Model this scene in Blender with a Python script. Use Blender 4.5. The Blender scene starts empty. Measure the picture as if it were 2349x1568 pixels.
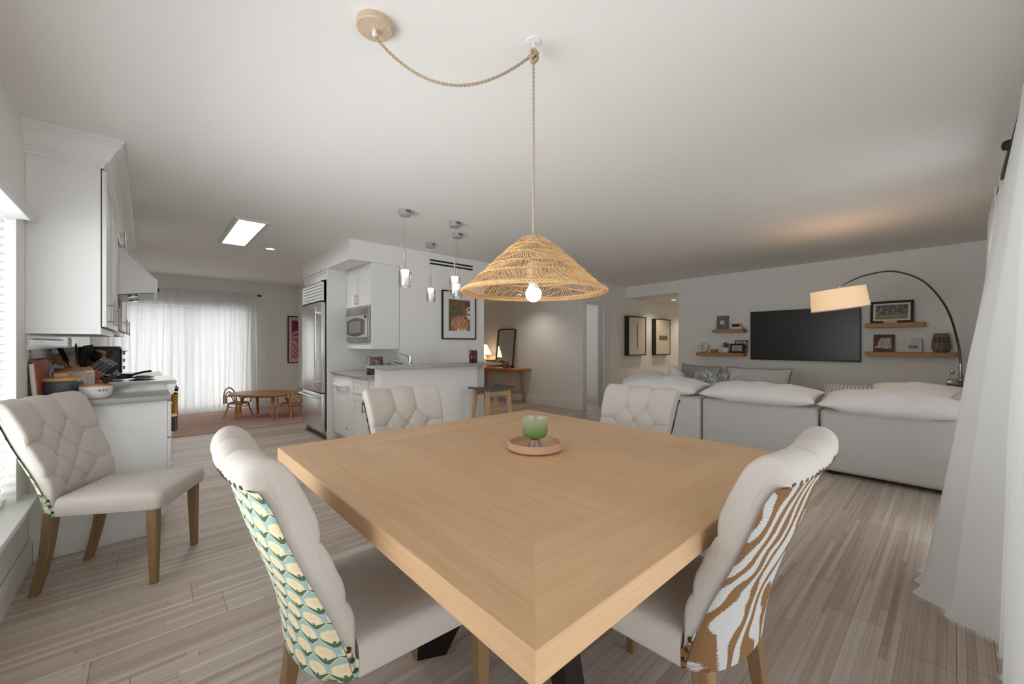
import bpy, bmesh, math, random
from mathutils import Vector, Matrix, noise
PI = math.pi
R = math.radians
rng = random.Random(7)
sc = bpy.context.scene
COL = sc.collection

# ------------------------------------------------------------------ materials
def lin(c):
    return tuple(((v / 255) / 12.92 if v / 255 <= .04045 else ((v / 255 + .055) / 1.055) ** 2.4) for v in c)

class X:
    """a node socket with arithmetic"""
    def __init__(s, nt, sock): s.nt = nt; s.s = sock
    def m(s, op, *a):
        n = s.nt.nodes.new('ShaderNodeMath'); n.operation = op
        for i, v in enumerate((s,) + a):
            if isinstance(v, X): s.nt.links.new(v.s, n.inputs[i])
            else: n.inputs[i].default_value = v
        return X(s.nt, n.outputs[0])
    def __add__(s, o): return s.m('ADD', o)
    def __radd__(s, o): return s.m('ADD', o)
    def __sub__(s, o): return s.m('SUBTRACT', o)
    def __rsub__(s, o): return (s * -1) + o
    def __mul__(s, o): return s.m('MULTIPLY', o)
    def __rmul__(s, o): return s.m('MULTIPLY', o)
    def __truediv__(s, o): return s.m('DIVIDE', o)
    def lt(s, o): return s.m('LESS_THAN', o)
    def gt(s, o): return s.m('GREATER_THAN', o)
    def abs(s): return s.m('ABSOLUTE')
    def fl(s): return s.m('FLOOR')
    def fr(s): return s.m('FRACT')
    def sin(s): return s.m('SINE')
    def mx(s, o): return s.m('MAXIMUM', o)
    def mn(s, o): return s.m('MINIMUM', o)
    def sq(s): return s.m('MULTIPLY', s)

class Mat:
    def __init__(s, name, rgb=(200, 200, 200), rough=.5, metal=0., spec=.5, trans=0., ior=1.45, emit=None, es=0., alpha=1., sheen=0.):
        s.m = bpy.data.materials.new(name); s.m.use_nodes = True
        s.nt = s.m.node_tree; s.p = s.nt.nodes['Principled BSDF']; s.out = s.nt.nodes['Material Output']
        i = s.p.inputs
        i['Base Color'].default_value = (*lin(rgb), 1); i['Roughness'].default_value = rough
        i['Metallic'].default_value = metal; i['Specular IOR Level'].default_value = spec
        i['Transmission Weight'].default_value = trans; i['IOR'].default_value = ior; i['Alpha'].default_value = alpha
        if sheen: i['Sheen Weight'].default_value = sheen
        if emit: i['Emission Color'].default_value = (*lin(emit), 1); i['Emission Strength'].default_value = es
        s._c = {}
    def node(s, t): return s.nt.nodes.new('ShaderNode' + t)
    def link(s, a, b): s.nt.links.new(a.s if isinstance(a, X) else a, b)
    def coord(s, kind='Object'):
        if kind not in s._c:
            n = s.node('TexCoord'); s._c[kind] = n.outputs[kind]
        return s._c[kind]
    def xyz(s, kind='Object'):
        n = s.node('SeparateXYZ'); s.link(s.coord(kind), n.inputs[0])
        return [X(s.nt, o) for o in n.outputs]
    def vec(s, x, y, z=0.):
        n = s.node('CombineXYZ')
        for k, v in enumerate((x, y, z)):
            if isinstance(v, X): s.link(v, n.inputs[k])
            else: n.inputs[k].default_value = v
        return n.outputs[0]
    def noise(s, vec, scale=5., detail=3., rough=.5, dist=0.):
        n = s.node('TexNoise'); n.inputs['Scale'].default_value = scale; n.inputs['Detail'].default_value = detail
        n.inputs['Roughness'].default_value = rough; n.inputs['Distortion'].default_value = dist
        s.link(vec, n.inputs['Vector']); return X(s.nt, n.outputs['Fac'])
    def white(s, vec):
        n = s.node('TexWhiteNoise'); s.link(vec, n.inputs['Vector']); return X(s.nt, n.outputs['Value'])
    def mix(s, f, a, b):
        n = s.node('Mix'); n.data_type = 'RGBA'
        if isinstance(f, X): s.link(f, n.inputs[0])
        else: n.inputs[0].default_value = f
        for v, i in ((a, n.inputs[6]), (b, n.inputs[7])):
            if isinstance(v, tuple): i.default_value = (*lin(v), 1)
            else: s.link(v, i)
        return n.outputs[2]
    def ramp(s, f, stops):
        n = s.node('ValToRGB'); s.link(f, n.inputs[0]); e = n.color_ramp.elements
        while len(e) < len(stops): e.new(.5)
        for k, (p, c) in enumerate(stops): e[k].position = p; e[k].color = (*lin(c), 1)
        return n.outputs[0]
    def color(s, sock): s.link(sock, s.p.inputs['Base Color']); return s
    def bump(s, h, strength=.2, dist=.002):
        n = s.node('Bump'); n.inputs['Strength'].default_value = strength; n.inputs['Distance'].default_value = dist
        s.link(h, n.inputs['Height']); s.link(n.outputs[0], s.p.inputs['Normal']); return s

def paint(name, rgb, rough=.6, tex=0.):
    m = Mat(name, rgb, rough, spec=.3)
    if tex:
        m.bump(m.noise(m.coord(), 160, 2), tex, .001)
    return m.m
def fabric(name, rgb, var=.12, scale=420, bump=.35):
    m = Mat(name, rgb, .9, spec=.15, sheen=.15)
    n = m.noise(m.coord(), scale, 2)
    big = m.noise(m.coord(), 6, 3)
    d = tuple(max(0, int(c * (1 - var))) for c in rgb)
    m.color(m.mix((n * .7 + big * .3), rgb, d))
    m.bump(n, bump, .0012); return m.m
def wood(name, a, b, axis=0, scale=1., rough=.45):
    m = Mat(name, a, rough, spec=.35)
    v = list(m.xyz())
    st = [v[0] * 55, v[1] * 55, v[2] * 55]; st[axis] = v[axis] * 2.2
    g = m.noise(m.vec(*st), scale, 4, .6)
    st2 = [v[0] * 7, v[1] * 7, v[2] * 7]; st2[axis] = v[axis] * .8
    h = m.noise(m.vec(*st2), scale, 2)
    st3 = [v[0] * 420, v[1] * 420, v[2] * 420]; st3[axis] = v[axis] * 9
    f = m.noise(m.vec(*st3), scale, 2)
    m.color(m.ramp(g * .4 + h * .3 + f * .3, [(.3, b), (.62, a)]))
    m.bump(f, .08, .001); return m.m
def metal(name, rgb, rough=.25, aniso=None):
    m = Mat(name, rgb, rough, 1.)
    if aniso is not None:
        v = m.xyz(); st = [v[0] * 300, v[1] * 300, v[2] * 300]; st[aniso] = v[aniso] * 2
        n = m.noise(m.vec(*st), 1, 2)
        m.link(n * .16 + (rough - .08), m.p.inputs['Roughness'])
    return m.m
def clear(name, tint=(255, 255, 255), gloss=.12):
    """thin clear glass: straight-through plus fresnel reflection"""
    m = Mat(name); nt = m.nt
    t = m.node('BsdfTransparent'); t.inputs[0].default_value = (*lin(tint), 1)
    g = m.node('BsdfGlossy'); g.inputs['Roughness'].default_value = .03
    f = m.node('LayerWeight'); f.inputs['Blend'].default_value = .35
    x = X(nt, f.outputs['Facing']) * .75 + gloss * .5
    mx = m.node('MixShader'); m.link(x, mx.inputs[0]); m.link(t.outputs[0], mx.inputs[1]); m.link(g.outputs[0], mx.inputs[2])
    m.link(mx.outputs[0], m.out.inputs[0]); return m.m
def sheer(name, rgb, tr=.5, see=.0):
    m = Mat(name); n = m.noise(m.coord(), 500, 1)
    d = m.node('BsdfDiffuse'); d.inputs[0].default_value = (*lin(rgb), 1)
    t = m.node('BsdfTranslucent'); t.inputs[0].default_value = (*lin(rgb), 1)
    mx = m.node('MixShader'); mx.inputs[0].default_value = tr
    m.link(d.outputs[0], mx.inputs[1]); m.link(t.outputs[0], mx.inputs[2])
    o = mx.outputs[0]
    if see:
        tp = m.node('BsdfTransparent'); m2 = m.node('MixShader'); m2.inputs[0].default_value = see
        m.link(o, m2.inputs[1]); m.link(tp.outputs[0], m2.inputs[2]); o = m2.outputs[0]
    m.link(o, m.out.inputs[0]); return m.m
def glow(name, rgb, st):
    m = Mat(name); e = m.node('Emission'); e.inputs[0].default_value = (*lin(rgb), 1); e.inputs[1].default_value = st
    m.link(e.outputs[0], m.out.inputs[0]); return m.m

M = {}
M['wall'] = paint('wall_paint', (237, 236, 233), .7, .12)
M['ceil'] = paint('ceiling_paint', (238, 237, 234), .8, .12)
M['trim'] = paint('trim_paint', (228, 228, 227), .45)
M['cab'] = paint('cabinet_paint', (232, 232, 230), .35)
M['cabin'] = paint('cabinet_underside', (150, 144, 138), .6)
M['darkgap'] = paint('dark_gap', (30, 30, 30), .6)
M['counter'] = (lambda m: m.color(m.ramp(m.noise(m.coord(), 220, 2), [(.35, (150, 149, 147)), (.65, (172, 171, 168))])).m)(Mat('grey_quartz', (160, 160, 158), .22, spec=.5))
M['steel'] = metal('brushed_steel', (222, 222, 220), .32, 1)
M['steel_v'] = metal('satin_steel', (178, 176, 173), .3)
M['chrome'] = metal('chrome', (215, 215, 215), .12)
M['bronze'] = metal('bronze_metal', (128, 118, 104), .35)
M['black'] = Mat('black_plastic', (28, 28, 29), .4).m
M['blackmetal'] = Mat('black_metal', (34, 33, 32), .45, .3).m
M['linen'] = fabric('linen_upholstery', (206, 198, 189))
M['sofa'] = fabric('sofa_slipcover', (216, 216, 213), .06, 300, .25)
M['pillow_white'] = fabric('white_cotton', (246, 246, 245), .05, 300, .2)
M['pillow_grey'] = fabric('grey_linen_pillow', (186, 184, 180), .1)
M['pillow_pale'] = fabric('pale_grey_pillow', (214, 214, 213), .08)
M['piping_dark'] = fabric('dark_piping', (104, 106, 108), .1)
M['legwood'] = wood('weathered_leg_wood', (150, 122, 88), (116, 92, 64), 2, 1.)
M['oakx'] = wood('light_oak_x', (214, 178, 139), (192, 154, 115), 0, 1., .4)
M['oaky'] = wood('light_oak_y', (212, 176, 137), (189, 151, 113), 1, 1., .4)
M['shelfwood'] = wood('shelf_oak', (196, 146, 98), (160, 112, 70), 1)
M['honeyz'] = wood('honey_wood_z', (196, 146, 90), (160, 110, 62), 2)
M['honey'] = wood('honey_wood', (190, 140, 90), (158, 108, 64), 1)
M['deskwood'] = wood('desk_wood', (206, 150, 100), (180, 122, 76), 1)
M['stoolwood'] = wood('stool_wood', (202, 170, 130), (172, 138, 100), 2)
M['rattan'] = wood('rattan', (226, 190, 140), (196, 150, 96), 2, .6, .55)
M['rattan_k'] = wood('bamboo_cane', (206, 160, 104), (170, 120, 70), 2, .6, .5)
M['jute'] = fabric('jute_rope', (196, 176, 146), .25, 700, .6)
M['beech'] = wood('beech_wood', (222, 196, 164), (196, 164, 128), 0)
M['traywood'] = wood('rosy_tray_wood', (214, 178, 152), (190, 150, 124), 0, .7)
M['glass'] = clear('clear_glass')
M['sheer'] = sheer('sheer_curtain_cloth', (248, 248, 246), .62, .16)
M['drape'] = sheer('white_drape_cloth', (238, 238, 237), .24)
M['blind'] = sheer('white_blind_slat', (240, 240, 240), .22)
M['white'] = Mat('white_enamel', (236, 236, 235), .2).m
M['ceramic'] = Mat('white_ceramic', (222, 219, 212), .5).m
M['led'] = glow('led_panel_glow', (255, 252, 246), 12.)
M['ledwarm'] = glow('downlight_glow', (255, 240, 214), 5.)
M['bulb'] = glow('bulb_glow', (255, 236, 206), 9.)
M['capglow'] = glow('pendant_led_glow', (255, 250, 240), 3.0)
M['skyglow'] = None

# floor: boards of thin strips running along X
def floor_mat():
    m = Mat('strip_floor', (180, 162, 148), .42, spec=.35)
    x, y, z = m.xyz()
    wob = m.noise(m.vec(x * .35, y * 1.3, 0.), 1., 2) * .010
    yy = y + wob
    board = (yy / .205).fl()
    # irregular strips: two incommensurate splits inside each board
    ph = m.white(m.vec(board, 3.1, 0.))
    sA = (yy / .0262)
    sid = sA.fl()
    seg = (x / 1.05 + m.white(m.vec(sid, 7.7, 0.)) * 9.).fl()
    rnd = m.white(m.vec(sid, seg, 1.3))
    rnd2 = m.white(m.vec(sid, seg, 8.9))
    bx = x / 1.32 + m.white(m.vec(board, 1.7, 0.)) * 5.
    bid = bx.fl()
    brnd = m.white(m.vec(board, bid, 5.2))
    grain = m.noise(m.vec(x * 1.6, y * 130, 0.), 1., 4, .65)
    streak = m.noise(m.vec(x * .5, y * 34, 0.), 1., 3, .6)
    tone = rnd * .20 + brnd * .14 + grain * .36 + streak * .40
    col = m.ramp(tone, [(.22, (132, 115, 102)), (.42, (170, 154, 141)), (.58, (190, 176, 164)), (.80, (216, 205, 194))])
    f = sA.fr()
    gap = (f.lt(.05) + f.gt(.97)).mn(1.) * (rnd2.gt(.42))
    endx = ((x / 1.05 + m.white(m.vec(sid, 7.7, 0.)) * 9.).fr()).lt(.004) * rnd2.gt(.45)
    bg = ((yy / .205).fr()).lt(.010)
    be = (bx.fr()).lt(.0022)
    crack = m.noise(m.vec(x * 1.1, y * 60, 3.3), 1., 1).gt(.735) * f.lt(.10)
    g = (gap * .55 + endx * .45 + bg * .5 + be * .8 + crack * .8).mn(1.)
    c2 = m.mix(g * .85, col, (92, 76, 66))
    m.color(c2)
    m.bump(g * -1. + grain * .12, .35, .0015)
    return m.m
M['floor'] = floor_mat()

def tile_mat():
    m = Mat('grey_tile', (128, 122, 118), .25)
    x, y, z = m.xyz()
    row = (z / .062).fl(); a = (y / .13 + row * .5)
    g = ((a.fr()).lt(.03) + ((z / .062).fr()).lt(.06)).mn(1.)
    r = m.white(m.vec(a.fl(), row, 0.))
    m.color(m.mix(g, m.ramp(r, [(0., (112, 104, 99)), (1., (146, 138, 132))]), (196, 192, 188)))
    return m.m
M['tile'] = tile_mat()
def wtile_mat():
    m = Mat('white_tile', (226, 226, 224), .2)
    x, y, z = m.xyz()
    row = (z / .062).fl(); a = (y / .13 + row * .5)
    g = ((a.fr()).lt(.03) + ((z / .062).fr()).lt(.05)).mn(1.)
    m.color(m.mix(g, (230, 230, 228), (196, 196, 194))); return m.m
M['wtile'] = wtile_mat()
def rug_mat():
    m = Mat('rose_rug', (172, 140, 126), .95, spec=.05)
    x, y, z = m.xyz()
    n = m.noise(m.vec(x * 40, y * 160, 0.), 1., 2)
    b = m.noise(m.vec(x * 3, y * 9, 0.), 1., 2)
    m.color(m.ramp(n * .6 + b * .4, [(.3, (170, 138, 126)), (.7, (204, 174, 161))])); m.bump(n, .5, .004); return m.m
M['rug'] = rug_mat()

def floral_mat():
    m = Mat('floral_block_print', (150, 186, 180), .9, spec=.1)
    u, v, w = m.xyz('UV')
    wob = m.noise(m.vec(u * 60, v * 60, 0.), 1., 2) - .5
    px, py = .068, .053
    row = (v / py).fl(); odd = (row * .5).fr() * 2.
    cx = (u / px + odd * .5 + 40.).fr() - .5 + wob * .05
    cy = (v / py).fr() + wob * .06
    ax = cx.abs()
    def dome(x0, y0, rx, ry): return (((cx - x0) / rx).sq() + ((cy - y0) / ry).sq()).lt(1.)
    edge = dome(0., .63, .41, .37); pet = dome(0., .63, .335, .295); core = dome(0., .68, .22, .18)
    dots = m.noise(m.vec(u * 420, v * 420, 0.), 1., 1)
    arm = ax * .86 + .045
    lf = ((cy - arm).abs()).lt((ax * -.26 + .150)) * ax.lt(.49)
    lfe = ((cy - arm).abs()).lt((ax * -.26 + .205)) * ax.lt(.50)
    stem = ax.lt(.045) * cy.lt(.36)
    c = m.mix(edge, (154, 178, 174), (214, 208, 166))
    c = m.mix(pet, c, (226, 209, 174))
    c = m.mix(core * (dots * .6 + .1), c, (216, 186, 146))
    c = m.mix(lfe, c, (208, 204, 164))
    c = m.mix((lf + stem).mn(1.), c, (84, 102, 86))
    m.color(c); m.bump(m.noise(m.vec(u * 900, v * 900, 0.), 1., 1), .3, .001); return m.m
M['floral'] = floral_mat()
def zebra_mat():
    m = Mat('zebra_print', (205, 207, 206), .9, spec=.1)
    u, v, w = m.xyz('UV')
    n1 = m.noise(m.vec(u * 3.2, v * 2.6, 1.7), 1., 2, .5) - .5
    n2 = m.noise(m.vec(u * 8, v * 5, 4.4), 1., 2, .5) - .5
    jag = m.noise(m.vec(u * 40, v * 420, 0.), 1., 1) - .5
    s = ((u + v * .2) * 10.5 + n1 * 6.6 + n2 * 1.1 + jag * .24) * (2 * PI)
    t = s.sin() + n2 * .9 + .05
    n = m.noise(m.vec(u * 700, v * 700, 0.), 1., 1)
    br = m.mix(n, (142, 108, 74), (118, 88, 58)); wh = m.mix(n, (198, 198, 195), (182, 182, 180))
    m.color(m.mix(t.gt(0.), wh, br)); m.bump(n, .3, .001); return m.m
M['zebra'] = zebra_mat()

# ------------------------------------------------------------------ geometry
class B:
    def __init__(s): s.bm = bmesh.new(); s.mi = 0; s.uv = None
    def box(s, x0, x1, y0, y1, z0, z1, bev=0., seg=2, M4=None):
        mat = Matrix.Translation(((x0 + x1) / 2, (y0 + y1) / 2, (z0 + z1) / 2)) @ Matrix.Diagonal((abs(x1 - x0), abs(y1 - y0), abs(z1 - z0), 1))
        if M4: mat = M4 @ mat
        vs = bmesh.ops.create_cube(s.bm, size=1, matrix=mat)['verts']
        for v in vs:
            for f in v.link_faces: f.material_index = s.mi
        if bev:
            es = list({e for v in vs for e in v.link_edges})
            bmesh.ops.bevel(s.bm, geom=es, offset=bev, segments=seg, profile=.5, affect='EDGES')
        return s
    def face(s, pts):
        f = s.bm.faces.new([s.bm.verts.new(p) for p in pts]); f.material_index = s.mi; return f
    def ring(s, pts): return [s.bm.verts.new(p) for p in pts]
    def bridge(s, a, b, closed=True):
        n = len(a)
        for i in range(n if closed else n - 1):
            j = (i + 1) % n
            try: s.bm.faces.new((a[i], a[j], b[j], b[i])).material_index = s.mi
            except ValueError: pass
    def cap(s, r, flip=False):
        f = s.bm.faces.new(r[::-1] if flip else r); f.material_index = s.mi
    def cyl(s, p0, p1, r0, r1=None, n=16):
        return s.tube([p0, p1], [r0, r0 if r1 is None else r1], n)
    def tube(s, pts, r, n=8, closed=False, squash=None):
        pts = [Vector(p) for p in pts]; N = len(pts)
        rs = r if isinstance(r, (list, tuple)) else [r] * N
        up = None; rings = []
        for i, p in enumerate(pts):
            if closed: d = pts[(i + 1) % N] - pts[i - 1]
            else: d = pts[min(i + 1, N - 1)] - pts[max(i - 1, 0)]
            d.normalize()
            if up is None:
                up = Vector((0, 0, 1)) if abs(d.z) < .95 else Vector((1, 0, 0))
            a = d.cross(up)
            if a.length < 1e-6: a = d.orthogonal()
            a.normalize(); b = a.cross(d); b.normalize(); up = b
            k = squash or 1.
            rings.append(s.ring([p + rs[i] * (a * math.cos(2 * PI * t / n) + b * k * math.sin(2 * PI * t / n)) for t in range(n)]))
        for i in range(N - 1): s.bridge(rings[i], rings[i + 1])
        if closed: s.bridge(rings[-1], rings[0])
        else: s.cap(rings[0], True); s.cap(rings[-1])
        return s
    def lathe(s, prof, n=32, c=(0, 0, 0), flute=None, capb=True, capt=True):
        rings = []
        for (r, z) in prof:
            pts = []
            for t in range(n):
                a = 2 * PI * t / n; rr = max(r, 1e-4) * (1 + (flute[1] * math.cos(flute[0] * a) if flute else 0))
                pts.append((c[0] + rr * math.cos(a), c[1] + rr * math.sin(a), c[2] + z))
            rings.append(s.ring(pts))
        for i in range(len(rings) - 1): s.bridge(rings[i], rings[i + 1])
        if capb: s.cap(rings[0], True)
        if capt: s.cap(rings[-1])
        return s
    def prism(s, poly, z0, z1, fn=None):
        fn = fn or (lambda a, b, c: (a, b, c))
        a = s.ring([fn(p[0], p[1], z0) for p in poly]); b = s.ring([fn(p[0], p[1], z1) for p in poly])
        s.bridge(a, b); s.cap(a, True); s.cap(b); return s
    def grid(s, fn, nu, nv, uvfn=None, closeu=False):
        vs = [[s.bm.verts.new(fn(i / (nu if closeu else nu - 1), j / (nv - 1))) for j in range(nv)] for i in range(nu)]
        lay = s.bm.loops.layers.uv.verify() if uvfn else None
        for i in range(nu if closeu else nu - 1):
            for j in range(nv - 1):
                i2 = (i + 1) % nu
                f = s.bm.faces.new((vs[i][j], vs[i2][j], vs[i2][j + 1], vs[i][j + 1])); f.material_index = s.mi
                if lay:
                    for lp, (a, b) in zip(f.loops, ((i, j), (i + 1, j), (i + 1, j + 1), (i, j + 1))):
                        lp[lay].uv = uvfn(a / (nu - 1), b / (nv - 1))
        return s
    def pillow(s, a, b, t, M4=None, n=18, pinch=.07, seed=0, wr=.0, pw=2.6):
        """soft cushion, half sizes a x b, half thickness t; lies in local xy"""
        M4 = M4 or Matrix()
        def pt(u, v, sg):
            uu, vv = 2 * u - 1, 2 * v - 1
            ux = math.sin(uu * PI / 2) * .5 + uu * .5; vx = math.sin(vv * PI / 2) * .5 + vv * .5
            h = ((1 - abs(ux) ** pw) * (1 - abs(vx) ** pw))
            h = max(h, 0) ** .55
            x = a * ux * (1 - pinch * (1 - vx * vx) * 1.0 * (ux * ux)); y = b * vx * (1 - pinch * (1 - ux * ux) * (vx * vx))
            w = 0
            if wr:
                w = wr * noise.noise(Vector((x * 6 + seed * 7.1, y * 6, sg * 3.))) * h + wr * .5 * noise.noise(Vector((x * 15 + seed, y * 15, sg * 2.))) * h
            return M4 @ Vector((x, y, sg * t * h + w))
        s.grid(lambda u, v: pt(u, v, 1), n, n); s.grid(lambda u, v: pt(1 - u, v, -1), n, n)
        bmesh.ops.remove_doubles(s.bm, verts=s.bm.verts, dist=1e-5); return s
    def build(s, name, mat, parent=None, loc=None, rotz=None, flat=False, ang=38):
        bmesh.ops.recalc_face_normals(s.bm, faces=s.bm.faces)
        me = bpy.data.meshes.new(name); s.bm.to_mesh(me); s.bm.free()
        for m in (mat if isinstance(mat, (list, tuple)) else [mat]): me.materials.append(m)
        if not flat:
            me.polygons.foreach_set('use_smooth', [True] * len(me.polygons)); me.set_sharp_from_angle(angle=R(ang))
        o = bpy.data.objects.new(name, me); COL.objects.link(o)
        if parent: o.parent = parent
        if loc: o.location = loc
        if rotz: o.rotation_euler.z = rotz
        return o

def tag(o, label, cat, group=None, kind=None):
    o['label'] = label; o['category'] = cat
    if group: o['group'] = group
    if kind: o['kind'] = kind
    return o
def thing(name, label, cat, loc=(0, 0, 0), rotz=0., group=None):
    o = bpy.data.objects.new(name, None); COL.objects.link(o); o.location = loc; o.rotation_euler.z = rotz
    o.empty_display_size = .1
    return tag(o, label, cat, group)
def struct(name, b, mat, label=None, cat=None, parent=None):
    o = b.build(name, mat, parent)
    if not parent:
        o['kind'] = 'structure'
        if label: o['label'] = label; o['category'] = cat
    return o
def dup(root, loc=None, rotz=None, label=None):
    r = root.copy(); COL.objects.link(r)
    if loc: r.location = loc
    if rotz is not None: r.rotation_euler.z = rotz
    if label: r['label'] = label
    for ch in list(root.children):
        c = ch.copy(); COL.objects.link(c); c.parent = r
        for g in list(ch.children):
            d = g.copy(); COL.objects.link(d); d.parent = c
    return r
def spline(pts, n):
    """Catmull-Rom through pts"""
    P = [Vector(p) for p in pts]; P = [P[0] * 2 - P[1]] + P + [P[-1] * 2 - P[-2]]; out = []
    for i in range(1, len(P) - 2):
        for k in range(n):
            t = k / n; a, b, c, d = P[i - 1:i + 3]
            out.append(.5 * ((2 * b) + (c - a) * t + (2 * a - 5 * b + 4 * c - d) * t * t + (3 * b - a - 3 * c + d) * t ** 3))
    out.append(P[-2].copy()); return out

# ------------------------------------------------------------------ the setting
H = 2.44; LOW = 2.205
TVX0, TVS = 7.2116, .05068
def tvx(y): return TVX0 + TVS * y
TVR = -math.atan(TVS)

struct('floor', B().box(-.75, 11.1, -.6, 9.5, -.1, 0), M['floor'])
struct('ceiling', B().box(-.75, 7.7, -.6, 9.5, H, H + .12), M['ceil'])
struct('ceiling.001', B().box(7.52, 11.1, 3.40, 4.66, LOW, LOW + .1), M['ceil'])
struct('ceiling.002', B().box(2.44, 6.1, 4.76, 9.3, LOW, LOW + .1), M['ceil'])
# wall_left with the window beside the table
w = B(); WY0, WY1, WZ0, WZ1 = .55, 3.22, .42, 1.90
w.box(-.78, -.5, -.6, WY0, 0, H).box(-.78, -.5, WY1, 9.4, 0, H).box(-.78, -.5, WY0, WY1, 0, WZ0).box(-.78, -.5, WY0, WY1, WZ1, H)
struct('wall_left', w, M['wall'])
# wall_back with the sliding window behind the sheer curtain
w = B(); w.box(-.64, -.42, 9.25, 9.4, 0, H).box(1.46, 2.6, 9.25, 9.4, 0, H).box(-.42, 1.46, 9.25, 9.4, 2.0, H).box(-.42, 1.46, 9.25, 9.4, 0, .06)
struct('wall_back', w, M['wall'])
# kitchen block: soffit, wall with the picture, wall behind counter and refrigerator
w = B(); w.box(2.326, 3.65, 4.64, 4.76, 0, H); w.box(2.326, 2.44, 4.76, 9.3, 0, H); w.box(1.73, 2.325, 6.40, 6.52, 0, 2.21)
struct('wall_kitchen', w, M['wall'])
struct('wall_soffit', B().box(1.705, 2.325, 4.64, 6.52, 2.21, H), M['wall'])
# room with the desk
struct('wall_desk', B().box(5.98, 6.03, 4.76, 8.7, 0, H), M['wall'])
struct('wall_far', B().box(2.44, 6.1, 8.6, 8.7, 0, H), M['wall'])
struct('wall_header', B().box(3.65, 5.98, 4.64, 4.76, LOW, H), M['wall'])
# wall with the door and the hall beyond
w = B(); w.box(5.98, 6.07, 4.64, 4.76, 0, H).box(6.62, 11, 4.64, 4.76, 0, H).box(6.07, 6.62, 4.64, 4.76, 1.985, H)
struct('wall_hall', w, M['wall'])
struct('wall_hall_end', B().box(11, 11.1, 3.3, 4.8, 0, H), M['wall'])
struct('wall_hall_side', B().box(7.55, 11, 3.33, 3.45, 0, H), M['wall'])
struct('wall_bedroom', B().box(6.1, 8.4, 7.0, 7.1, 0, H).box(7.28, 7.4, 4.76, 7.0, 0, H), M['wall'])
struct('ceiling.003', B().box(6.03, 8.4, 4.76, 7.1, H - .02, H), M['ceil'])
# wall with the television
w = B()
w.prism([(tvx(-.6), -.6), (tvx(-.6) + .15, -.6), (tvx(3.49) + .15, 3.49), (tvx(3.49), 3.49)], 0, H)
w.prism([(tvx(3.49), 3.49), (tvx(3.49) + .15, 3.49), (tvx(4.64) + .15, 4.64), (tvx(4.64), 4.64)], LOW, H)
struct('wall_television', w, M['wall'])
# wall_right: glass doors onto the daylight
w = B(); DX0, DX1, DX2, DX3, DZ = -.3, 2.75, 3.3, 5.25, 2.12
w.box(-.64, DX0, -.42, -.29, 0, H).box(DX1, DX2, -.42, -.29, 0, H).box(DX3, 7.5, -.42, -.29, 0, H).box(DX0, DX1, -.42, -.29, DZ, H).box(DX2, DX3, -.42, -.29, DZ, H)
struct('wall_right', w, M['wall'])
def glazed_door(name, x0, x1, y, z1):
    f = B(); k = .05
    for a, b in ((x0, x0 + k), (x1 - k, x1), ((x0 + x1) / 2 - k / 2, (x0 + x1) / 2 + k / 2)): f.box(a, b, y - .03, y + .03, 0, z1)
    f.box(x0 + .002, x1 - .002, y - .029, y + .029, z1 - k, z1 - .001).box(x0 + .002, x1 - .002, y - .029, y + .029, .001, .05)
    o = struct(name, f, M['trim'])
    B().box(x0 + k, x1 - k, y - .004, y + .004, .05, z1 - k).build('pane', M['glass'], o)
glazed_door('door_1', DX0, DX1, -.36, DZ); glazed_door('door_2', DX2, DX3, -.36, DZ)

# baseboards
def board(name, b): struct(name, b, M['trim'])
def bb(x0, x1, y0, y1, h=.13):
    b = B(); b.box(x0, x1, y0, y1, 0, h - .02).box(x0 + (.003 if x1 - x0 < .03 else 0), x1 - (.003 if x1 - x0 < .03 else 0), y0 + (.003 if y1 - y0 < .03 else 0), y1 - (.003 if y1 - y0 < .03 else 0), h - .02, h); return b
board('baseboard_left', bb(-.5, -.484, -.29, 3.5))
board('baseboard_desk', bb(5.962, 5.98, 4.64, 8.6))
board('baseboard_hall', bb(6.82, 11, 4.624, 4.64)); board('baseboard_hall.001', bb(5.962, 5.99, 4.622, 4.64))
board('baseboard_kitchen', bb(3.0, 3.66, 4.624, 4.64)); board('baseboard_kitchen.001', bb(3.65, 3.664, 4.64, 4.77))
board('baseboard_back', bb(-.5, 2.325, 9.236, 9.25))
board('baseboard_bedroom', bb(6.1, 7.28, 6.985, 7.0)); board('baseboard_bedroom.001', bb(7.262, 7.28, 4.76, 6.985))
b = B(); b.prism([(tvx(-.29) - .016, -.29), (tvx(-.29), -.29), (tvx(3.49), 3.49), (tvx(3.49) - .016, 3.49)], 0, .13); board('baseboard_television', b)
# door casing
b = B(); b.box(6.02, 6.07, 4.622, 4.64, 0, 2.04).box(6.62, 6.79, 4.622, 4.64, 0, 2.04).box(6.07, 6.62, 4.622, 4.64, 1.985, 2.04)
b.box(6.055, 6.07, 4.64, 4.78, 0, 1.985).box(6.62, 6.635, 4.64, 4.78, 0, 1.985)
d = struct('trim_1', b, M['trim'])
B().box(6.612, 6.62, 4.66, 4.70, .96, 1.04).build('strike_plate', M['steel_v'], d)

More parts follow.
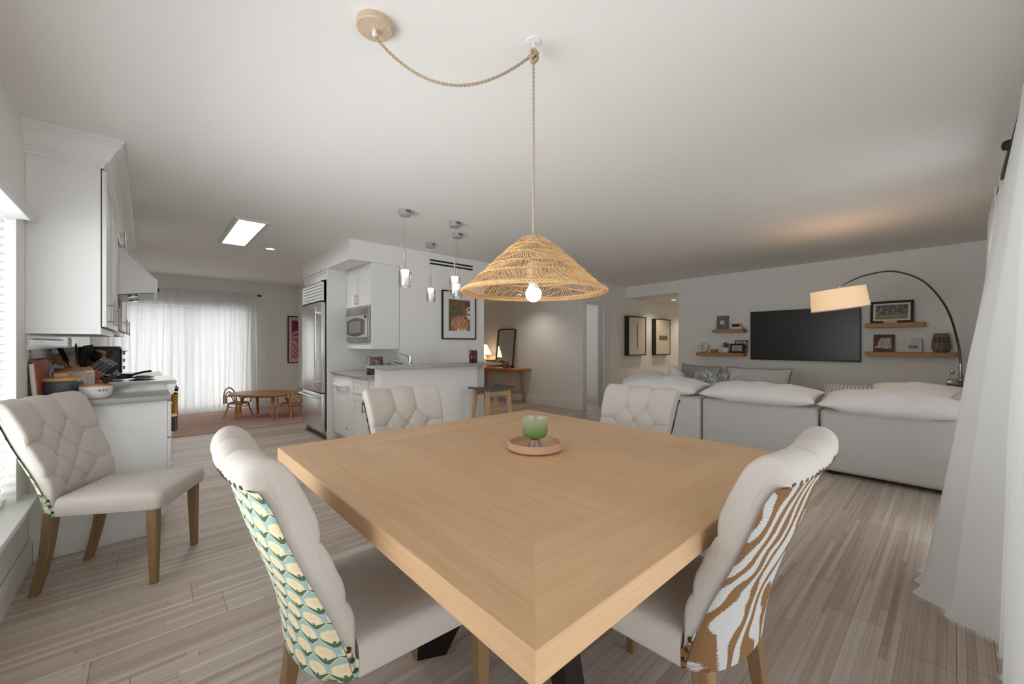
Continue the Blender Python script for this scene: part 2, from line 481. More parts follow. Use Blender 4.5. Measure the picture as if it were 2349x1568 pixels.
# window beside the table
f = B()
f.box(-.74, -.66, WY1 - .05, WY1, WZ0, WZ1).box(-.74, -.66, WY0, WY0 + .05, WZ0, WZ1).box(-.74, -.66, WY0, WY1, WZ1 - .05, WZ1).box(-.74, -.66, WY0, WY1, WZ0, WZ0 + .05)
f.box(-.73, -.67, 1.86, 1.91, WZ0, WZ1)
wn = struct('window_1', f, M['trim'])
B().box(-.71, -.703, WY0 + .03, WY1 - .03, WZ0 + .03, WZ1 - .03).build('pane', M['glass'], wn)
b = B(); b.box(-.66, -.435, WY0 - .12, WY1 + .14, WZ0 - .028, WZ0 + .004, .006); b.box(-.5, -.484, WY0 - .08, WY1 + .08, WZ0 - .11, WZ0 - .028)
b.build('window_sill', M['trim'], wn)
bl = thing('window_blind', 'white horizontal slat blind in the window beside the table', 'blind', (-.5, (WY0 + WY1) / 2, WZ0))
hw = (WY1 - WY0) / 2 - .012
b = B(); b.box(-.10, .05, -hw + .004, hw - .004, WZ1 - WZ0 - .03, WZ1 - WZ0 - .002); b.box(.001, .05, -hw - .14, hw + .20, WZ1 - WZ0 - .0, WZ1 - WZ0 + .045, .006); b.build('valance', M['trim'], bl)
b = B()
for k in range(34):
    z = .06 + k * (WZ1 - WZ0 - .08) / 34
    m4 = Matrix.Translation((-.056, 0, z)) @ Matrix.Rotation(R(-24), 4, 'Y')
    b.box(-.024, .024, -hw, hw, -.0014, .0014, M4=m4)
b.build('slats', M['blind'], bl)
for y in (-hw + .12, 0, hw - .12): B().tube([(-.028, y, .03), (-.028, y, WZ1 - WZ0 - .03)], .0016, 5).build('cord', M['trim'], bl)
B().box(-.080, -.032, -hw, hw, .012, .034, .004).build('bottom_rail', M['trim'], bl)

# window behind the sheer curtain, with its blind
f = B()
for x in (-.42, .50, 1.41): f.box(x, x + .05, 9.279, 9.341, .062, 1.998)
f.box(-.42, 1.46, 9.28, 9.34, 1.95, 2.0).box(-.42, 1.46, 9.28, 9.34, .06, .12)
wn = struct('window_2', f, M['trim'])
B().box(-.40, 1.44, 9.305, 9.312, .1, 1.97).build('pane', M['glass'], wn)
bl = thing('window_blind', 'white slat blind glowing behind the sheer curtain', 'blind', (.52, 9.235, .08))
b = B()
for k in range(44):
    z = .04 + k * .0425
    m4 = Matrix.Translation((0, 0, z)) @ Matrix.Rotation(R(52), 4, 'X')
    b.box(-.92, .92, -.024, .024, -.0013, .0013, M4=m4)
b.build('slats', M['blind'], bl)
B().box(-.93, .93, -.02, .02, 1.90, 1.945).build('head_rail', M['trim'], bl)

# sheer curtain over it
cu = thing('sheer_curtain', 'gathered white sheer curtain reaching the floor behind the kitchen', 'curtain', (0, 9.12, 0))
def cfn(x0, x1, nf, amp, ph, ztop):
    def fn(u, v):
        z = ztop * (1 - v); x = x0 + (x1 - x0) * u
        a = amp * (.45 + .55 * v)
        y = a * math.sin(2 * PI * nf * u + ph + .5 * math.sin(9 * u + 1.3 * v)) + .5 * a * math.sin(2 * PI * nf * 2.3 * u + 2 * v + ph)
        y += .02 * noise.noise(Vector((x * 3, z * 1.2, ph)))
        return (x + .012 * math.sin(5 * v + 30 * u), y, max(z, .006))
    return fn
for x0, x1, nf, ph in ((-.47, .30, 9, .4), (.27, 1.58, 14, 2.)):
    b = B(); b.grid(cfn(x0, x1, nf, .020, ph, 2.215), int(nf * 16), 14)
    b.build('curtain_panel', M['sheer'], cu)
b = B(); b.tube([(-.48, .034, 2.185), (1.62, .034, 2.185)], .007, 8); b.box(1.60, 1.64, .01, .05, 2.165, 2.205, .004); b.tube([(1.60, .034, 2.19), (1.60, .13, 2.19)], .007, 6)
b.build('curtain_rod', M['blackmetal'], cu)

# white drapes along the glass doors
def drape(name, label, x0, x1, flare, nf, seed):
    t = thing(name, label, 'curtain', (x0, -.21, 0)); W = x1 - x0
    def fn(u, v):
        z = 2.33 * (1 - v); c = min(u, 1 - u)
        a = (.014 + .022 * v)
        xx = x0 + W * u; q_ = min(1., max(0., (xx - (x1 - .55)) / .26)); q_ = q_ * q_ * (3 - 2 * q_)
        y = flare * (v ** 1.05) * (.22 + .78 * q_) + a * math.sin(2 * PI * nf * u + seed + .8 * math.sin(3 * v + 4 * u)) + .010 * noise.noise(Vector((u * 14, z * 2, seed)))
        x = W * (u + (u - .6) * .05 * v * v)
        if v > .97: y += (v - .97) * 1.0 * q_
        ruff = .012 * math.sin(2 * PI * nf * 1.0 * u + 1 + seed) if v < .02 else 0
        return (x, y, max(z, .008) + ruff)
    b = B(); b.grid(fn, int(nf * 16), 60); b.build('curtain_panel', M['drape'], t)
    return t
drape('drape', 'tall white drape flaring onto the floor close to the camera beside the sofa', 1.70, 3.06, .285, 9, .6)
drape('drape', 'farther white drape hanging behind the near one past the curtain bracket', 4.02, 5.44, .05, 15, 2.2)
t = thing('curtain_rod', 'dark metal curtain rod and bracket showing between two white drapes', 'curtain rod', (0, -.21, 2.30))
B().tube([(1.9, 0, 0), (5.5, 0, 0)], .013, 10).build('rod', M['blackmetal'], t)
b = B(); b.box(3.40, 3.44, -.075, .0, -.05, .02, .004).box(3.36, 4.00, -.016, .016, -.028, .006, .004); b.lathe([(0, -.03), (.024, -.02), (.028, 0), (.024, .02), (0, .03)], 12, (3.42, .015, 0)); b.build('bracket', M['blackmetal'], t)

# ------------------------------------------------------------------ ceiling fixtures
t = thing('ceiling_light', 'bright square flat light panel set in a grey frame on the ceiling', 'ceiling light', (.752, 5.18, H))
b = B(); hx, hy, k = .145, .625, .035
for a in ((-hx, -hx + k, -hy, hy), (hx - k, hx, -hy, hy), (-hx + k, hx - k, -hy, -hy + k), (-hx + k, hx - k, hy - k, hy)): b.box(*a, -.018, -.0005)
b.build('frame', paint('panel_frame', (214, 212, 208), .5), t)
B().box(-hx + k, hx - k, -hy + k, hy - k, -.010, 0).build('diffuser', M['led'], t)
def downlight(x, y, z, lab, m):
    t = thing('recessed_downlight', lab, 'downlight', (x, y, z))
    B().lathe([(.062, 0), (.062, -.005), (.05, -.007), (.046, -.002)], 24).build('trim_ring', M['trim'], t)
    B().lathe([(0.001, -.0025), (.046, -.0025)], 24, capb=False, capt=False).build('lens', m, t)
M['led2'] = glow('downlight_cool', (255, 252, 246), 5.)
downlight(1.141, 5.8, H, 'small round downlight in the ceiling near the bright panel', M['led2'])
downlight(8.45, 4.10, LOW, 'small round downlight in the low hall ceiling above the framed art', M['ledwarm'])
downlight(5.36, 5.68, LOW, 'small round downlight in the desk room seen through the woven shade', M['ledwarm'])
t = thing('smoke_detector', 'faint round white detector on the ceiling before the sheer curtain', 'smoke detector', (.583, 7.82, H))
B().lathe([(.065, 0), (.065, -.012), (.05, -.02), (0.001, -.021)], 24).build('body', M['trim'], t)

M['canopy'] = Mat('satin_canopy', (172, 172, 170), .35, .35).m
def pendant(x, y, zcap, zbot, lab):
    t = thing('glass_pendant_light', lab, 'pendant light', (x, y, H), 0, 'small glass pendants over the bar')
    b = B().lathe([(.054, 0), (.054, -.047), (.05, -.052), (.001, -.052)], 28)
    b.build('canopy', M['canopy'], t)
    b = B()
    for k in range(6):
        a = R(-55 + k * 9); m4 = Matrix.Rotation(a - R(50), 4, 'Z'); b.box(.0535, .0555, -.0022, .0022, -.026, -.012, M4=m4)
    b.build('vent_slots', M['black'], t)
    zr = zcap + .175 - H
    B().tube([(0, 0, -.05), (0, 0, zr)], .0014, 5).build('cable', M['steel_v'], t)
    B().tube([(0, 0, zr), (0, 0, zcap - H)], .0075, 10).build('stem', M['chrome'], t)
    g = B(); g.lathe([(.012, .012), (.036, .004), (.036, -.014), (.031, -.018), (.031, -.03), (.026, -.034), (.026, -.044), (.001, -.046)], 24, (0, 0, zcap - H)); g.build('led_head', M['capglow'], t)
    h = zbot - H; c = zcap - H
    g = B(); g.lathe([(.056, c - .005), (.056, h + .012), (.05, h), (.0475, h + .004), (.053, h + .014), (.053, c - .005)], 28, capb=False, capt=False)
    g.lathe([(.026, c - .04), (.026, h + .03), (.022, h + .018), (.001, h + .016)], 20, capb=False); g.build('glass_shade', M['glass'], t)
for x, y, zc, zb, lab in ((1.714, 3.327, 1.895, 1.75, 'glass pendant light nearest the refrigerator, hung over the bar'), (2.243, 3.317, 1.895, 1.715, 'glass pendant light overlapping the top corner of the framed flower print'),
                          (2.493, 3.637, 1.878, 1.735, 'glass pendant light beside the rim of the woven shade'), (2.504, 4.211, 1.895, 1.742, 'smallest looking glass pendant light, just below the wall vent slots')):
    pendant(x, y, zc, zb, lab)

# woven dining pendant, swagged from a wooden canopy
LX, LY = 1.14, 1.13
t = thing('woven_pendant_lamp', 'woven rattan cone lamp on a swagged rope above the dining table', 'pendant lamp', (LX, LY, H))
cx, cy = .632 - LX, 1.468 - LY
B().lathe([(.066, 0), (.066, -.022), (.062, -.026), (.001, -.026)], 40, (cx, cy, 0)).build('ceiling_canopy', wood('pale_canopy_wood', (214, 194, 170), (186, 160, 130), 1, .8), t)
B().lathe([(.008, -.026), (.009, -.045), (.006, -.052), (.001, -.052)], 12, (cx, cy, 0)).build('strain_relief', M['white'], t)
def rope_mesh(path, r):
    b = B(); L = 0; P = [Vector(p) for p in path]; acc = [0]
    for i in range(1, len(P)): acc.append(acc[-1] + (P[i] - P[i - 1]).length)
    n = int(acc[-1] / .006); pts = []; k = 0
    for i in range(n + 1):
        s = acc[-1] * i / n
        while k < len(acc) - 2 and acc[k + 1] < s: k += 1
        pts.append(P[k].lerp(P[k + 1], (s - acc[k]) / max(1e-9, acc[k + 1] - acc[k])))
    for h in range(2):
        q = []
        for i, p in enumerate(pts):
            d = (pts[min(i + 1, n)] - pts[max(i - 1, 0)]).normalized()
            a = d.cross(Vector((.3, .2, .9))).normalized(); c = d.cross(a)
            w = 2 * PI * (acc[-1] * i / n) / .034 + h * PI
            q.append(p + r * .55 * (a * math.cos(w) + c * math.sin(w)))
        b.tube(q, r * .78, 6)
    return b
sw = []
for i in range(25):
    s = i / 24; sw.append((cx * (1 - s) + .004 * s, cy * (1 - s) + .004 * s, -.05 + .004 * s - .155 * 4 * s * (1 - s) * (1 + .25 * (.5 - s))))
rope_mesh(sw + [(0.008, 0, -.035)], .0048).build('swag_rope', M['jute'], t)
rope_mesh([(0, 0, -.06), (0, 0, -.5), (0, 0, -.795)], .0042).build('drop_rope', M['jute'], t)
b = B()
for k in range(3):
    m4 = Matrix.Translation((0, 0, -.052 - .010 * k)) @ Matrix.Rotation(R(35 * (k - 1)), 4, 'X') @ Matrix.Rotation(R(50 * k), 4, 'Z')
    b.tube([m4 @ Vector((.013 * math.cos(a), .016 * math.sin(a), .010 * math.sin(2 * a))) for a in [2 * PI * i / 18 for i in range(18)]], .0058, 7, True)
b.build('rope_knot', M['jute'], t)
ZT, ZR, RT, RR = 1.65 - H, 1.44 - H, .048, .282     # shade top and rim
def shade_rz(s):
    r = RT + (RR - RT) * s
    return r, ZT + (ZR - ZT) * (s ** 1.05)
def spt(s, a, off=0.):
    r, z = shade_rz(s); return (( r + off) * math.cos(a), (r + off) * math.sin(a), z + off * .6)
b = B(); tiers = [0, .17, .36, .56, .74, 1.0]
for k in range(5):
    s0, s1 = tiers[k], tiers[k + 1]; n = (60, 84, 110, 120, 132)[k]; sl = (.26, -.20, .16, -.12, .10)[k]
    for i in range(n):
        a0 = 2 * PI * i / n + rng.uniform(-.012, .012); pts = []
        for q in range(6):
            f = q / 5; s = s0 + (s1 - s0) * f
            pts.append(spt(s, a0 + sl * f + .03 * math.sin(PI * f * 1.6 + i * .4), rng.uniform(-.0015, .002)))
        b.tube(pts, rng.uniform(.0011, .0021), 4)
b.build('shade_weave', M['rattan'], t)
b = B()
for s, n, off in ((0., 1, 0), (.17, 2, .001), (.36, 2, .001), (.56, 2, .001), (.74, 3, .001), (.98, 5, 0), (1., 6, .002)):
    for k in range(n):
        pts = []; ph = k * 2 * PI / max(n, 1)
        for i in range(120):
            a = 2 * PI * i / 120; r, z = shade_rz(s); w = 22 * a + ph
            amp = .0032 if s < .95 else .006
            pts.append(((r + off + amp * math.cos(w)) * math.cos(a), (r + off + amp * math.cos(w)) * math.sin(a), z + amp * math.sin(w)))
        b.tube(pts, .0016 if s < .95 else .0023, 5, True)
for k in range(5):          # loose wandering canes
    pts = []; s0 = (.24, .45, .62, .82, .88)[k]
    for i in range(90):
        a = 2 * PI * i / 90; pts.append(spt(s0 + .055 * math.sin(6 * a + k), a, .004 if k < 3 else -.004))
    b.tube(pts, .0014, 4, True)
b.build('woven_bands', M['rattan'], t)
B().lathe([(.001, ZT + .012), (.02, ZT + .01), (.03, ZT), (.03, ZT - .01), (.001, ZT - .012)], 20).build('cap_disc', M['beech'], t)
B().lathe([(.026, ZR + .115), (.026, ZR + .055), (.001, ZR + .054)], 24).build('socket', M['beech'], t)
B().tube([(0, 0, ZT), (0, 0, ZR + .11)], .004, 6).build('inner_cord', M['jute'], t)
bu = B().lathe([(.017, ZR + .056), (.018, ZR + .03), (.024, ZR + .012)], 24, capb=False, capt=False).build('bulb_neck', M['white'], t)
zc = ZR - .008
B().lathe([(.024, zc + .02)] + [(.032 * math.cos(R(a)), zc + .032 * math.sin(R(a))) for a in range(36, -91, -9)], 28, capt=False).build('bulb', M['bulb'], t)
t = thing('ceiling_hook', 'white hook plate screwed to the ceiling holding the rope knot', 'hook', (LX, LY, H))
B().lathe([(.028, 0), (.028, -.003), (.001, -.0035)], 28).build('plate', M['white'], t)
B().tube(spline([(0, 0, -.003), (0, 0, -.03), (.006, 0, -.05), (.0, 0, -.062), (-.008, 0, -.054)], 6), .003, 7).build('hook', M['white'], t)

# ------------------------------------------------------------------ dining table
TX0, TX1, TY0, TY1, TZ = .428, 1.995, .42, 2.03, .77
tx, ty = (TX0 + TX1) / 2, (TY0 + TY1) / 2
t = thing('dining_table', 'large square light oak dining table with a mitred border', 'table', (tx, ty, 0))
hx, hy = (TX1 - TX0) / 2, (TY1 - TY0) / 2; bw = .235; zt, zb = TZ, TZ - .054
b = B(); e = .003
def q(mi, *p): b.mi = mi; b.face(p)
ix, iy = hx - bw, hy - bw
oc = [(-hx, -hy), (hx, -hy), (hx, hy), (-hx, hy)]; ic = [(-ix, -iy), (ix, -iy), (ix, iy), (-ix, iy)]
g = .0012
def cc(p, d): return (p[0] - math.copysign(d, p[0]), p[1] - math.copysign(d, p[1]))
for k in range(4):
    j = (k + 1) % 4; mi = 0 if k in (0, 2) else 1
    a, c, d2, f2 = cc(oc[k], e), cc(oc[j], e), cc(ic[j], -g), cc(ic[k], -g)
    q(mi, (*a, zt), (*c, zt), (*d2, zt), (*f2, zt))
    q(mi, (*oc[k], zt - e), (*oc[j], zt - e), (*c, zt), (*a, zt))
    q(mi, (*oc[k], zb), (*oc[j], zb), (*oc[j], zt - e), (*oc[k], zt - e))
    q(2, (*f2, zt), (*d2, zt), (*cc(ic[j], g), zt - .0008), (*cc(ic[k], g), zt - .0008))
q(1, *[(*cc(p, g), zt - .0008) for p in ic])
q(1, *[(*p, zb) for p in oc[::-1]])
bmesh.ops.remove_doubles(b.bm, verts=b.bm.verts, dist=1e-6)
b.build('tabletop', [M['oakx'], M['oaky'], wood('oak_seam', (196, 152, 106), (184, 140, 96), 0)], t, flat=True)
ir = Mat('dark_iron', (40, 32, 30), .38, .6)
b = B()
for a in (64, 154):
    m4 = Matrix.Rotation(R(a), 4, 'Z')
    b.prism([(-.47, 0), (-.36, 0), (-.05, .56), (.05, .56), (.36, 0), (.47, 0), (.47, .13), (.19, zb - .012), (-.19, zb - .012), (-.47, .13)], -.03, .03, lambda x, z, y, m4=m4: m4 @ Vector((x, y, z)))
b.build('pedestal', [ir.m], t)
bs_ = Mat('sky_tinted_steel', (38, 44, 66), .4, .5).m  # dark steel with the blue reflection of the sky put into its colour
B().box(-.45, .45, -.45, .45, zb - .012, zb - .001).build('top_plate', bs_, t)

t = thing('wooden_tray', 'round wooden tray in the middle of the dining table', 'tray', (1.262, 1.242, TZ))
B().lathe([(.108, 0), (.119, .008), (.120, .036), (.118, .038), (.113, .036), (.110, .014), (.10, .011), (.001, .011)], 64).build('body', M['traywood'], t)
t = thing('candle_glass', 'ribbed green footed glass candle on the round wooden tray', 'candle', (1.262, 1.242, TZ + .0112))
def cg_mat():
    m = Mat('green_ombre_glass'); x, y, z = m.xyz()
    tint = m.ramp(z / .13, [(.3, (140, 212, 104)), (.6, (196, 224, 170)), (.9, (236, 234, 224))])
    tr = m.node('BsdfTransparent'); m.link(tint, tr.inputs[0])
    df = m.node('BsdfDiffuse'); m.link(tint, df.inputs[0])
    tl = m.node('BsdfTranslucent'); m.link(tint, tl.inputs[0])
    gl = m.node('BsdfGlossy'); gl.inputs['Roughness'].default_value = .06
    a = m.node('MixShader'); a.inputs[0].default_value = .5; m.link(df.outputs[0], a.inputs[1]); m.link(tl.outputs[0], a.inputs[2])
    c = m.node('MixShader'); c.inputs[0].default_value = .38; m.link(tr.outputs[0], c.inputs[1]); m.link(a.outputs[0], c.inputs[2])
    f = m.node('LayerWeight'); f.inputs['Blend'].default_value = .3
    d = m.node('MixShader'); m.link(X(m.nt, f.outputs['Facing']) * .5 + .08, d.inputs[0]); m.link(c.outputs[0], d.inputs[1]); m.link(gl.outputs[0], d.inputs[2])
    m.link(d.outputs[0], m.out.inputs[0]); return m.m
b = B(); b.lathe([(.022, .036), (.045, .044), (.054, .058), (.0565, .075), (.0565, .128), (.054, .1285), (.052, .126), (.052, .07), (.046, .052)], 144, flute=(48, .012), capb=False, capt=False)
b.build('cup', cg_mat(), t)
B().lathe([(.030, 0), (.031, .003), (.027, .012), (.023, .024), (.022, .034), (.001, .035)], 32).build('foot', Mat('foot_glass', (206, 176, 160), .08, trans=.6).m, t)
B().lathe([(.001, .0445), (.044, .05), (.0515, .066), (.0515, .086), (.001, .0865)], 32).build('wax', Mat('green_wax', (186, 236, 170), .6).m, t)
B().tube([(0, 0, .086), (.001, 0, .097)], .0012, 5).build('wick', M['black'], t)

# ------------------------------------------------------------------ dining chairs
# local frame: +x is the way the sitter faces, origin on the floor below the rear bottom of the back
FR = [(.005, .40), (.0, .46), (-.002, .52), (-.008, .58), (-.028, .64), (-.050, .69), (-.072, .75), (-.090, .81), (-.112, .865), (-.132, .91), (-.148, .945), (-.165, .966), (-.184, .977), (-.203, .974), (-.215, .962), (-.218, .946), (-.215, .930)]
RE = [(-.205, .925), (-.180, .88), (-.150, .80), (-.117, .72), (-.080, .64), (-.046, .56), (-.018, .48), (.004, .405)]
fcurve = spline([(x, 0, z) for x, z in FR], 8); rcurve = spline([(x, 0, z) for x, z in RE], 4)
def arc_of(c):
    a = [0.]
    for i in range(1, len(c)): a.append(a[-1] + (c[i] - c[i - 1]).length)
    return a
fa = arc_of(fcurve)
def halfw(z): return .216 + .030 * max(0., min(1., (z - .42) / .5))
def lerpt(tab, z):
    if z <= tab[0][0]: return tab[0][1]
    for (a, p), (b_, q_) in zip(tab, tab[1:]):
        if z <= b_: return p + (q_ - p) * (z - a) / (b_ - a)
    return tab[-1][1]
KT = [(.40, .098), (.55, .072), (.69, .055), (.93, .035), (1., .03)]
def rear_bow(z, tt): return -lerpt(KT, z) * max(0., 1 - tt * tt) ** .55
def front_bow(z, tt): return -.55 * lerpt(KT, z) * (1 - tt * tt)
BTN = []
for r, sarc in enumerate((.475, .385, .295, .205, .115)):
    for yb in ((-.07, .07) if r % 2 == 0 else (-.142, 0., .142)): BTN.append((yb, sarc, r))
SEG = []
for (y, s, r) in BTN:
    for (y2, s2, r2) in BTN:
        if r2 == r + 1 and abs(y - y2) < .08: SEG.append((y, s, y2, s2))
    if r == 0: SEG.append((y, s, y * 1.12, fa[-1] - .02))
    if r == 4: SEG.append((y, s, y, .0))
    if abs(y) > .1: SEG.append((y, s, math.copysign(.26, y), s + .004))
def dseg(p, g):
    ax, ay, bx, by = g; dx, dy = bx - ax, by - ay; t_ = max(0, min(1, ((p[0] - ax) * dx + (p[1] - ay) * dy) / (dx * dx + dy * dy + 1e-12)))
    return math.hypot(p[0] - ax - t_ * dx, p[1] - ay - t_ * dy)
def tuft(y, s):
    d = min(dseg((y, s), g) for g in SEG); db = min(math.hypot(y - q_[0], s - q_[1]) for q_ in BTN)
    edge = min(1., max(0., s / .05))
    h = .013 * math.sqrt(min(1., d / .055)) - .0025 * math.exp(-(d / .0035) ** 2) - .013 * math.exp(-(db / .015) ** 2)
    top = max(0., min(1., (fa[-1] - s) / .06))
    return h * edge * (.25 + .75 * top)
def back_mesh():
    b = B(); nt = 96; loop = list(fcurve) + list(rcurve); NF = len(fcurve); n = len(loop)
    nor = []
    for i in range(n):
        d = loop[(i + 1) % n] - loop[i - 1]; nor.append(Vector((d.z, 0, -d.x)).normalized())
    rings = []
    for k in range(nt + 1):
        tt = -1 + 2 * k / nt; tt = math.copysign(abs(tt) ** .9, tt)
        ed = max(0., (abs(tt) - .90) / .10); ins = .015 * (1 - math.sqrt(max(0., 1 - ed * ed)))
        pts = []
        for i, p in enumerate(loop):
            y = tt * halfw(p.z); off = -ins
            if i < NF: off += tuft(y, fa[i])
            qv = p + nor[i] * off
            if i < NF:
                k_ = min(1., max(0., (fa[i] / fa[-1] - .72) / .26)); k_ = k_ * k_ * (3 - 2 * k_); bow = front_bow(p.z, tt) * (1 - k_) + rear_bow(p.z, tt) * k_
            else: bow = rear_bow(p.z, tt) * .96
            pts.append((qv.x + bow, y, qv.z))
        rings.append(b.ring(pts))
    for k in range(nt): b.bridge(rings[k], rings[k + 1])
    for r in (rings[0], rings[-1]):
        f_, e_ = r[:NF], r[NF:][::-1]; i = j = 0
        while i < NF - 1 or j < len(e_) - 1:
            if j >= len(e_) - 1 or (i < NF - 1 and (i + 1) / (NF - 1) <= (j + 1) / (len(e_) - 1)):
                b.bm.faces.new((f_[i], f_[i + 1], e_[j])); i += 1
            else:
                b.bm.faces.new((f_[i], e_[j + 1], e_[j])); j += 1
    return b
def back_panel_mesh():
    b = B(); ra = arc_of(rcurve); L = ra[-1]
    def at(v):
        s = v * L; k = 0
        while k < len(ra) - 2 and ra[k + 1] < s: k += 1
        f = (s - ra[k]) / (ra[k + 1] - ra[k]); p = rcurve[k].lerp(rcurve[k + 1], f); d = rcurve[k + 1] - rcurve[k]
        return p, Vector((d.z, 0, -d.x)).normalized()
    def fn(u, v):
        p, nn = at(v); tt = math.sin((u - .5) * PI); y = tt * (halfw(p.z) + .003)
        qv = p + nn * .0035; return (qv.x + rear_bow(p.z, tt), y, qv.z)
    SP = [0.]; q0 = None
    for i in range(41):
        tt = math.sin((i / 40 - .5) * PI); q1 = Vector((rear_bow(.6, tt), tt * .23))
        if q0 is not None: SP.append(SP[-1] + (q1 - q0).length)
        q0 = q1
    b.grid(fn, 41, 26, lambda u, v: (SP[int(round(u * 40))] - SP[-1] / 2, (1 - v) * L))
    # turned-under lower edge and side wraps
    def fn2(u, v):
        p, nn = at(1.); tt = math.sin((u - .5) * PI); y = tt * (halfw(p.z) + .003) * (1 - .0 * v)
        qv = p + nn * .0035; bow = rear_bow(p.z, tt); return (qv.x + bow + v * (.03 - bow), y, qv.z - .004 * math.sin(PI * v))
    b.grid(fn2, 41, 4, lambda u, v: (SP[int(round(u * 40))] - SP[-1] / 2, -v * .05))
    for sg in (-1, 1):
        def fn3(u, v, sg=sg):
            p, nn = at(.80 + .20 * v); w = .004 + .034 * max(0., v - .2) / .8
            return (p.x + u * w - .002, sg * (halfw(p.z) + .0035), p.z)
        b.grid(fn3, 4, 10, lambda u, v, sg=sg: (sg * (.26 + u * .04), (1 - v) * .12))
    return b
def nail_meshes():
    out = []; pts = []
    for k in range(17):
        tt = -.90 + 1.8 * k / 16; pts.append((Vector((-.2185 + rear_bow(.93, tt), tt * halfw(.93), .934)), Vector((-.85, .35 * tt, -.35))))
    for sg in (-1, 1):
        for z in (.425, .455, .485): pts.append((Vector((.004 - (z - .425) * .3, sg * (halfw(z) + .004), z)), Vector((0, sg, 0))))
    for p, d in pts:
        b = B(); m4 = Matrix.Translation(p) @ d.to_track_quat('Z', 'Y').to_matrix().to_4x4()
        ring0 = b.ring([m4 @ Vector((.0075 * math.cos(2 * PI * i / 10), .0075 * math.sin(2 * PI * i / 10), -.002)) for i in range(10)])
        ring1 = b.ring([m4 @ Vector((.0055 * math.cos(2 * PI * i / 10), .0055 * math.sin(2 * PI * i / 10), .0022)) for i in range(10)])
        b.bridge(ring0, ring1); b.cap(ring1); out.append(b)
    return out
def seat_mesh():
    b = B()
    def half(x): return .222 + (.020) * max(0, min(1, x / .46))
    x0, x1 = .012, .455
    rings = []
    prof = [(0.012, .402), (.0, .410), (-.003, .44), (0.0, .468), (.008, .482), (.022, .490)]
    def outline(ins, n=72):
        pts = []
        hw0, hw1 = half(x0), half(x1); r = .035
        # rounded trapezoid: front corners rounded
        P_ = [(x0, -hw0 + ins)]
        for i in range(9):
            a = -PI / 2 + PI / 2 * i / 8; P_.append((x1 - ins - r + r * math.cos(a), -hw1 + ins + r + r * math.sin(a)))
        for i in range(9):
            a = PI / 2 * i / 8; P_.append((x1 - ins - r + r * math.cos(a), hw1 - ins - r + r * math.sin(a)))
        P_.append((x0, hw0 - ins)); return P_
    for ins, z in prof: rings.append(b.ring([(x, y, z) for x, y in outline(ins)]))
    for f, z in ((.75, .4965), (.45, .5015), (.2, .5035)):
        o = outline(.022); cx_, cy_ = (x0 + x1) / 2, 0
        rings.append(b.ring([(cx_ + (x - cx_) * f, cy_ + (y - cy_) * f, z) for x, y in o]))
    for i in range(len(rings) - 1): b.bridge(rings[i], rings[i + 1])
    b.cap(rings[0], True); b.cap(rings[-1]); return b, outline
def leg_front(sg):
    b = B(); rings = []
    for z, w, dx in ((.412, .0235, 0), (.30, .0225, .0), (0.0, .0155, .004)):
        c = (.405 + dx, sg * .203 + sg * dx * .5); k = .004
        rings.append(b.ring([(c[0] + sx * w - sx * (k if j else 0), c[1] + sy * w - sy * (0 if j else k), z) for sx, sy, js in ((1, -1, (1, 0)), (1, 1, (0, 1)), (-1, 1, (1, 0)), (-1, -1, (0, 1))) for j in js]))
    for i in range(2): b.bridge(rings[i], rings[i + 1])
    b.cap(rings[0]); b.cap(rings[-1], True); return b
def leg_rear(sg):
    b = B(); rings = []
    for i in range(9):
        f = i / 8; z = .412 * (1 - f); x = -.028 - .02 * f - .05 * f * f; w = .0235 - .006 * f; y = sg * (.180 - .006 * f); k = .004
        rings.append(b.ring([(x + sx * w - sx * (k if j else 0), y + sy * w - sy * (0 if j else k), z) for sx, sy, js in ((1, -1, (1, 0)), (1, 1, (0, 1)), (-1, 1, (1, 0)), (-1, -1, (0, 1))) for j in js]))
    for i in range(8): b.bridge(rings[i], rings[i + 1])
    b.cap(rings[0]); b.cap(rings[-1], True); return b
def make_chair(label, back_mat, loc, rotz):
    t = thing('dining_chair', label, 'chair', loc, rotz, 'tufted dining chairs')
    sb, outl = seat_mesh(); se = sb.build('seat', M['linen'], t)
    b = B(); b.tube([(x, y, .404) for x, y in outl(.006)], .0045, 6); b.build('piping', M['linen'], se)
    bk = back_mesh().build('backrest', M['linen'], t, ang=50)
    for (y, s, r) in BTN:
        k = max(i for i in range(len(fa)) if fa[i] <= s); p = fcurve[k].lerp(fcurve[k + 1], (s - fa[k]) / (fa[k + 1] - fa[k])); d = fcurve[k + 1] - fcurve[k]; nn = Vector((d.z, 0, -d.x)).normalized()
        c = p + nn * (-.0075) + Vector((front_bow(p.z, y / halfw(p.z)), 0, 0)); b = B(); m4 = Matrix.Translation((c.x, y, c.z)) @ nn.to_track_quat('Z', 'Y').to_matrix().to_4x4()
        rs = [b.ring([m4 @ Vector((rr * math.cos(2 * PI * i / 12), rr * math.sin(2 * PI * i / 12), zz)) for i in range(12)]) for rr, zz in ((.0095, -.004), (.010, .001), (.006, .005), (.001, .006))]
        for i in range(3): b.bridge(rs[i], rs[i + 1])
        b.cap(rs[-1]); b.build('button', M['linen'], bk)
    back_panel_mesh().build('back_panel', back_mat, t)['label'] = 'printed fabric on the outside of the back'
    for nb in nail_meshes(): nb.build('nail', M['bronze_dark'], t)
    for sg in (-1, 1): leg_front(sg).build('leg', M['legwood'], t)
    for sg in (-1, 1): leg_rear(sg).build('leg', M['legwood'], t)
    return t
M['bronze_dark'] = metal('antique_nail', (96, 82, 66), .35)
ch = make_chair('tufted cream chair with a teal floral print back, pushed under the near oak table corner', M['floral'], (.376, 1.215, 0), 0.)
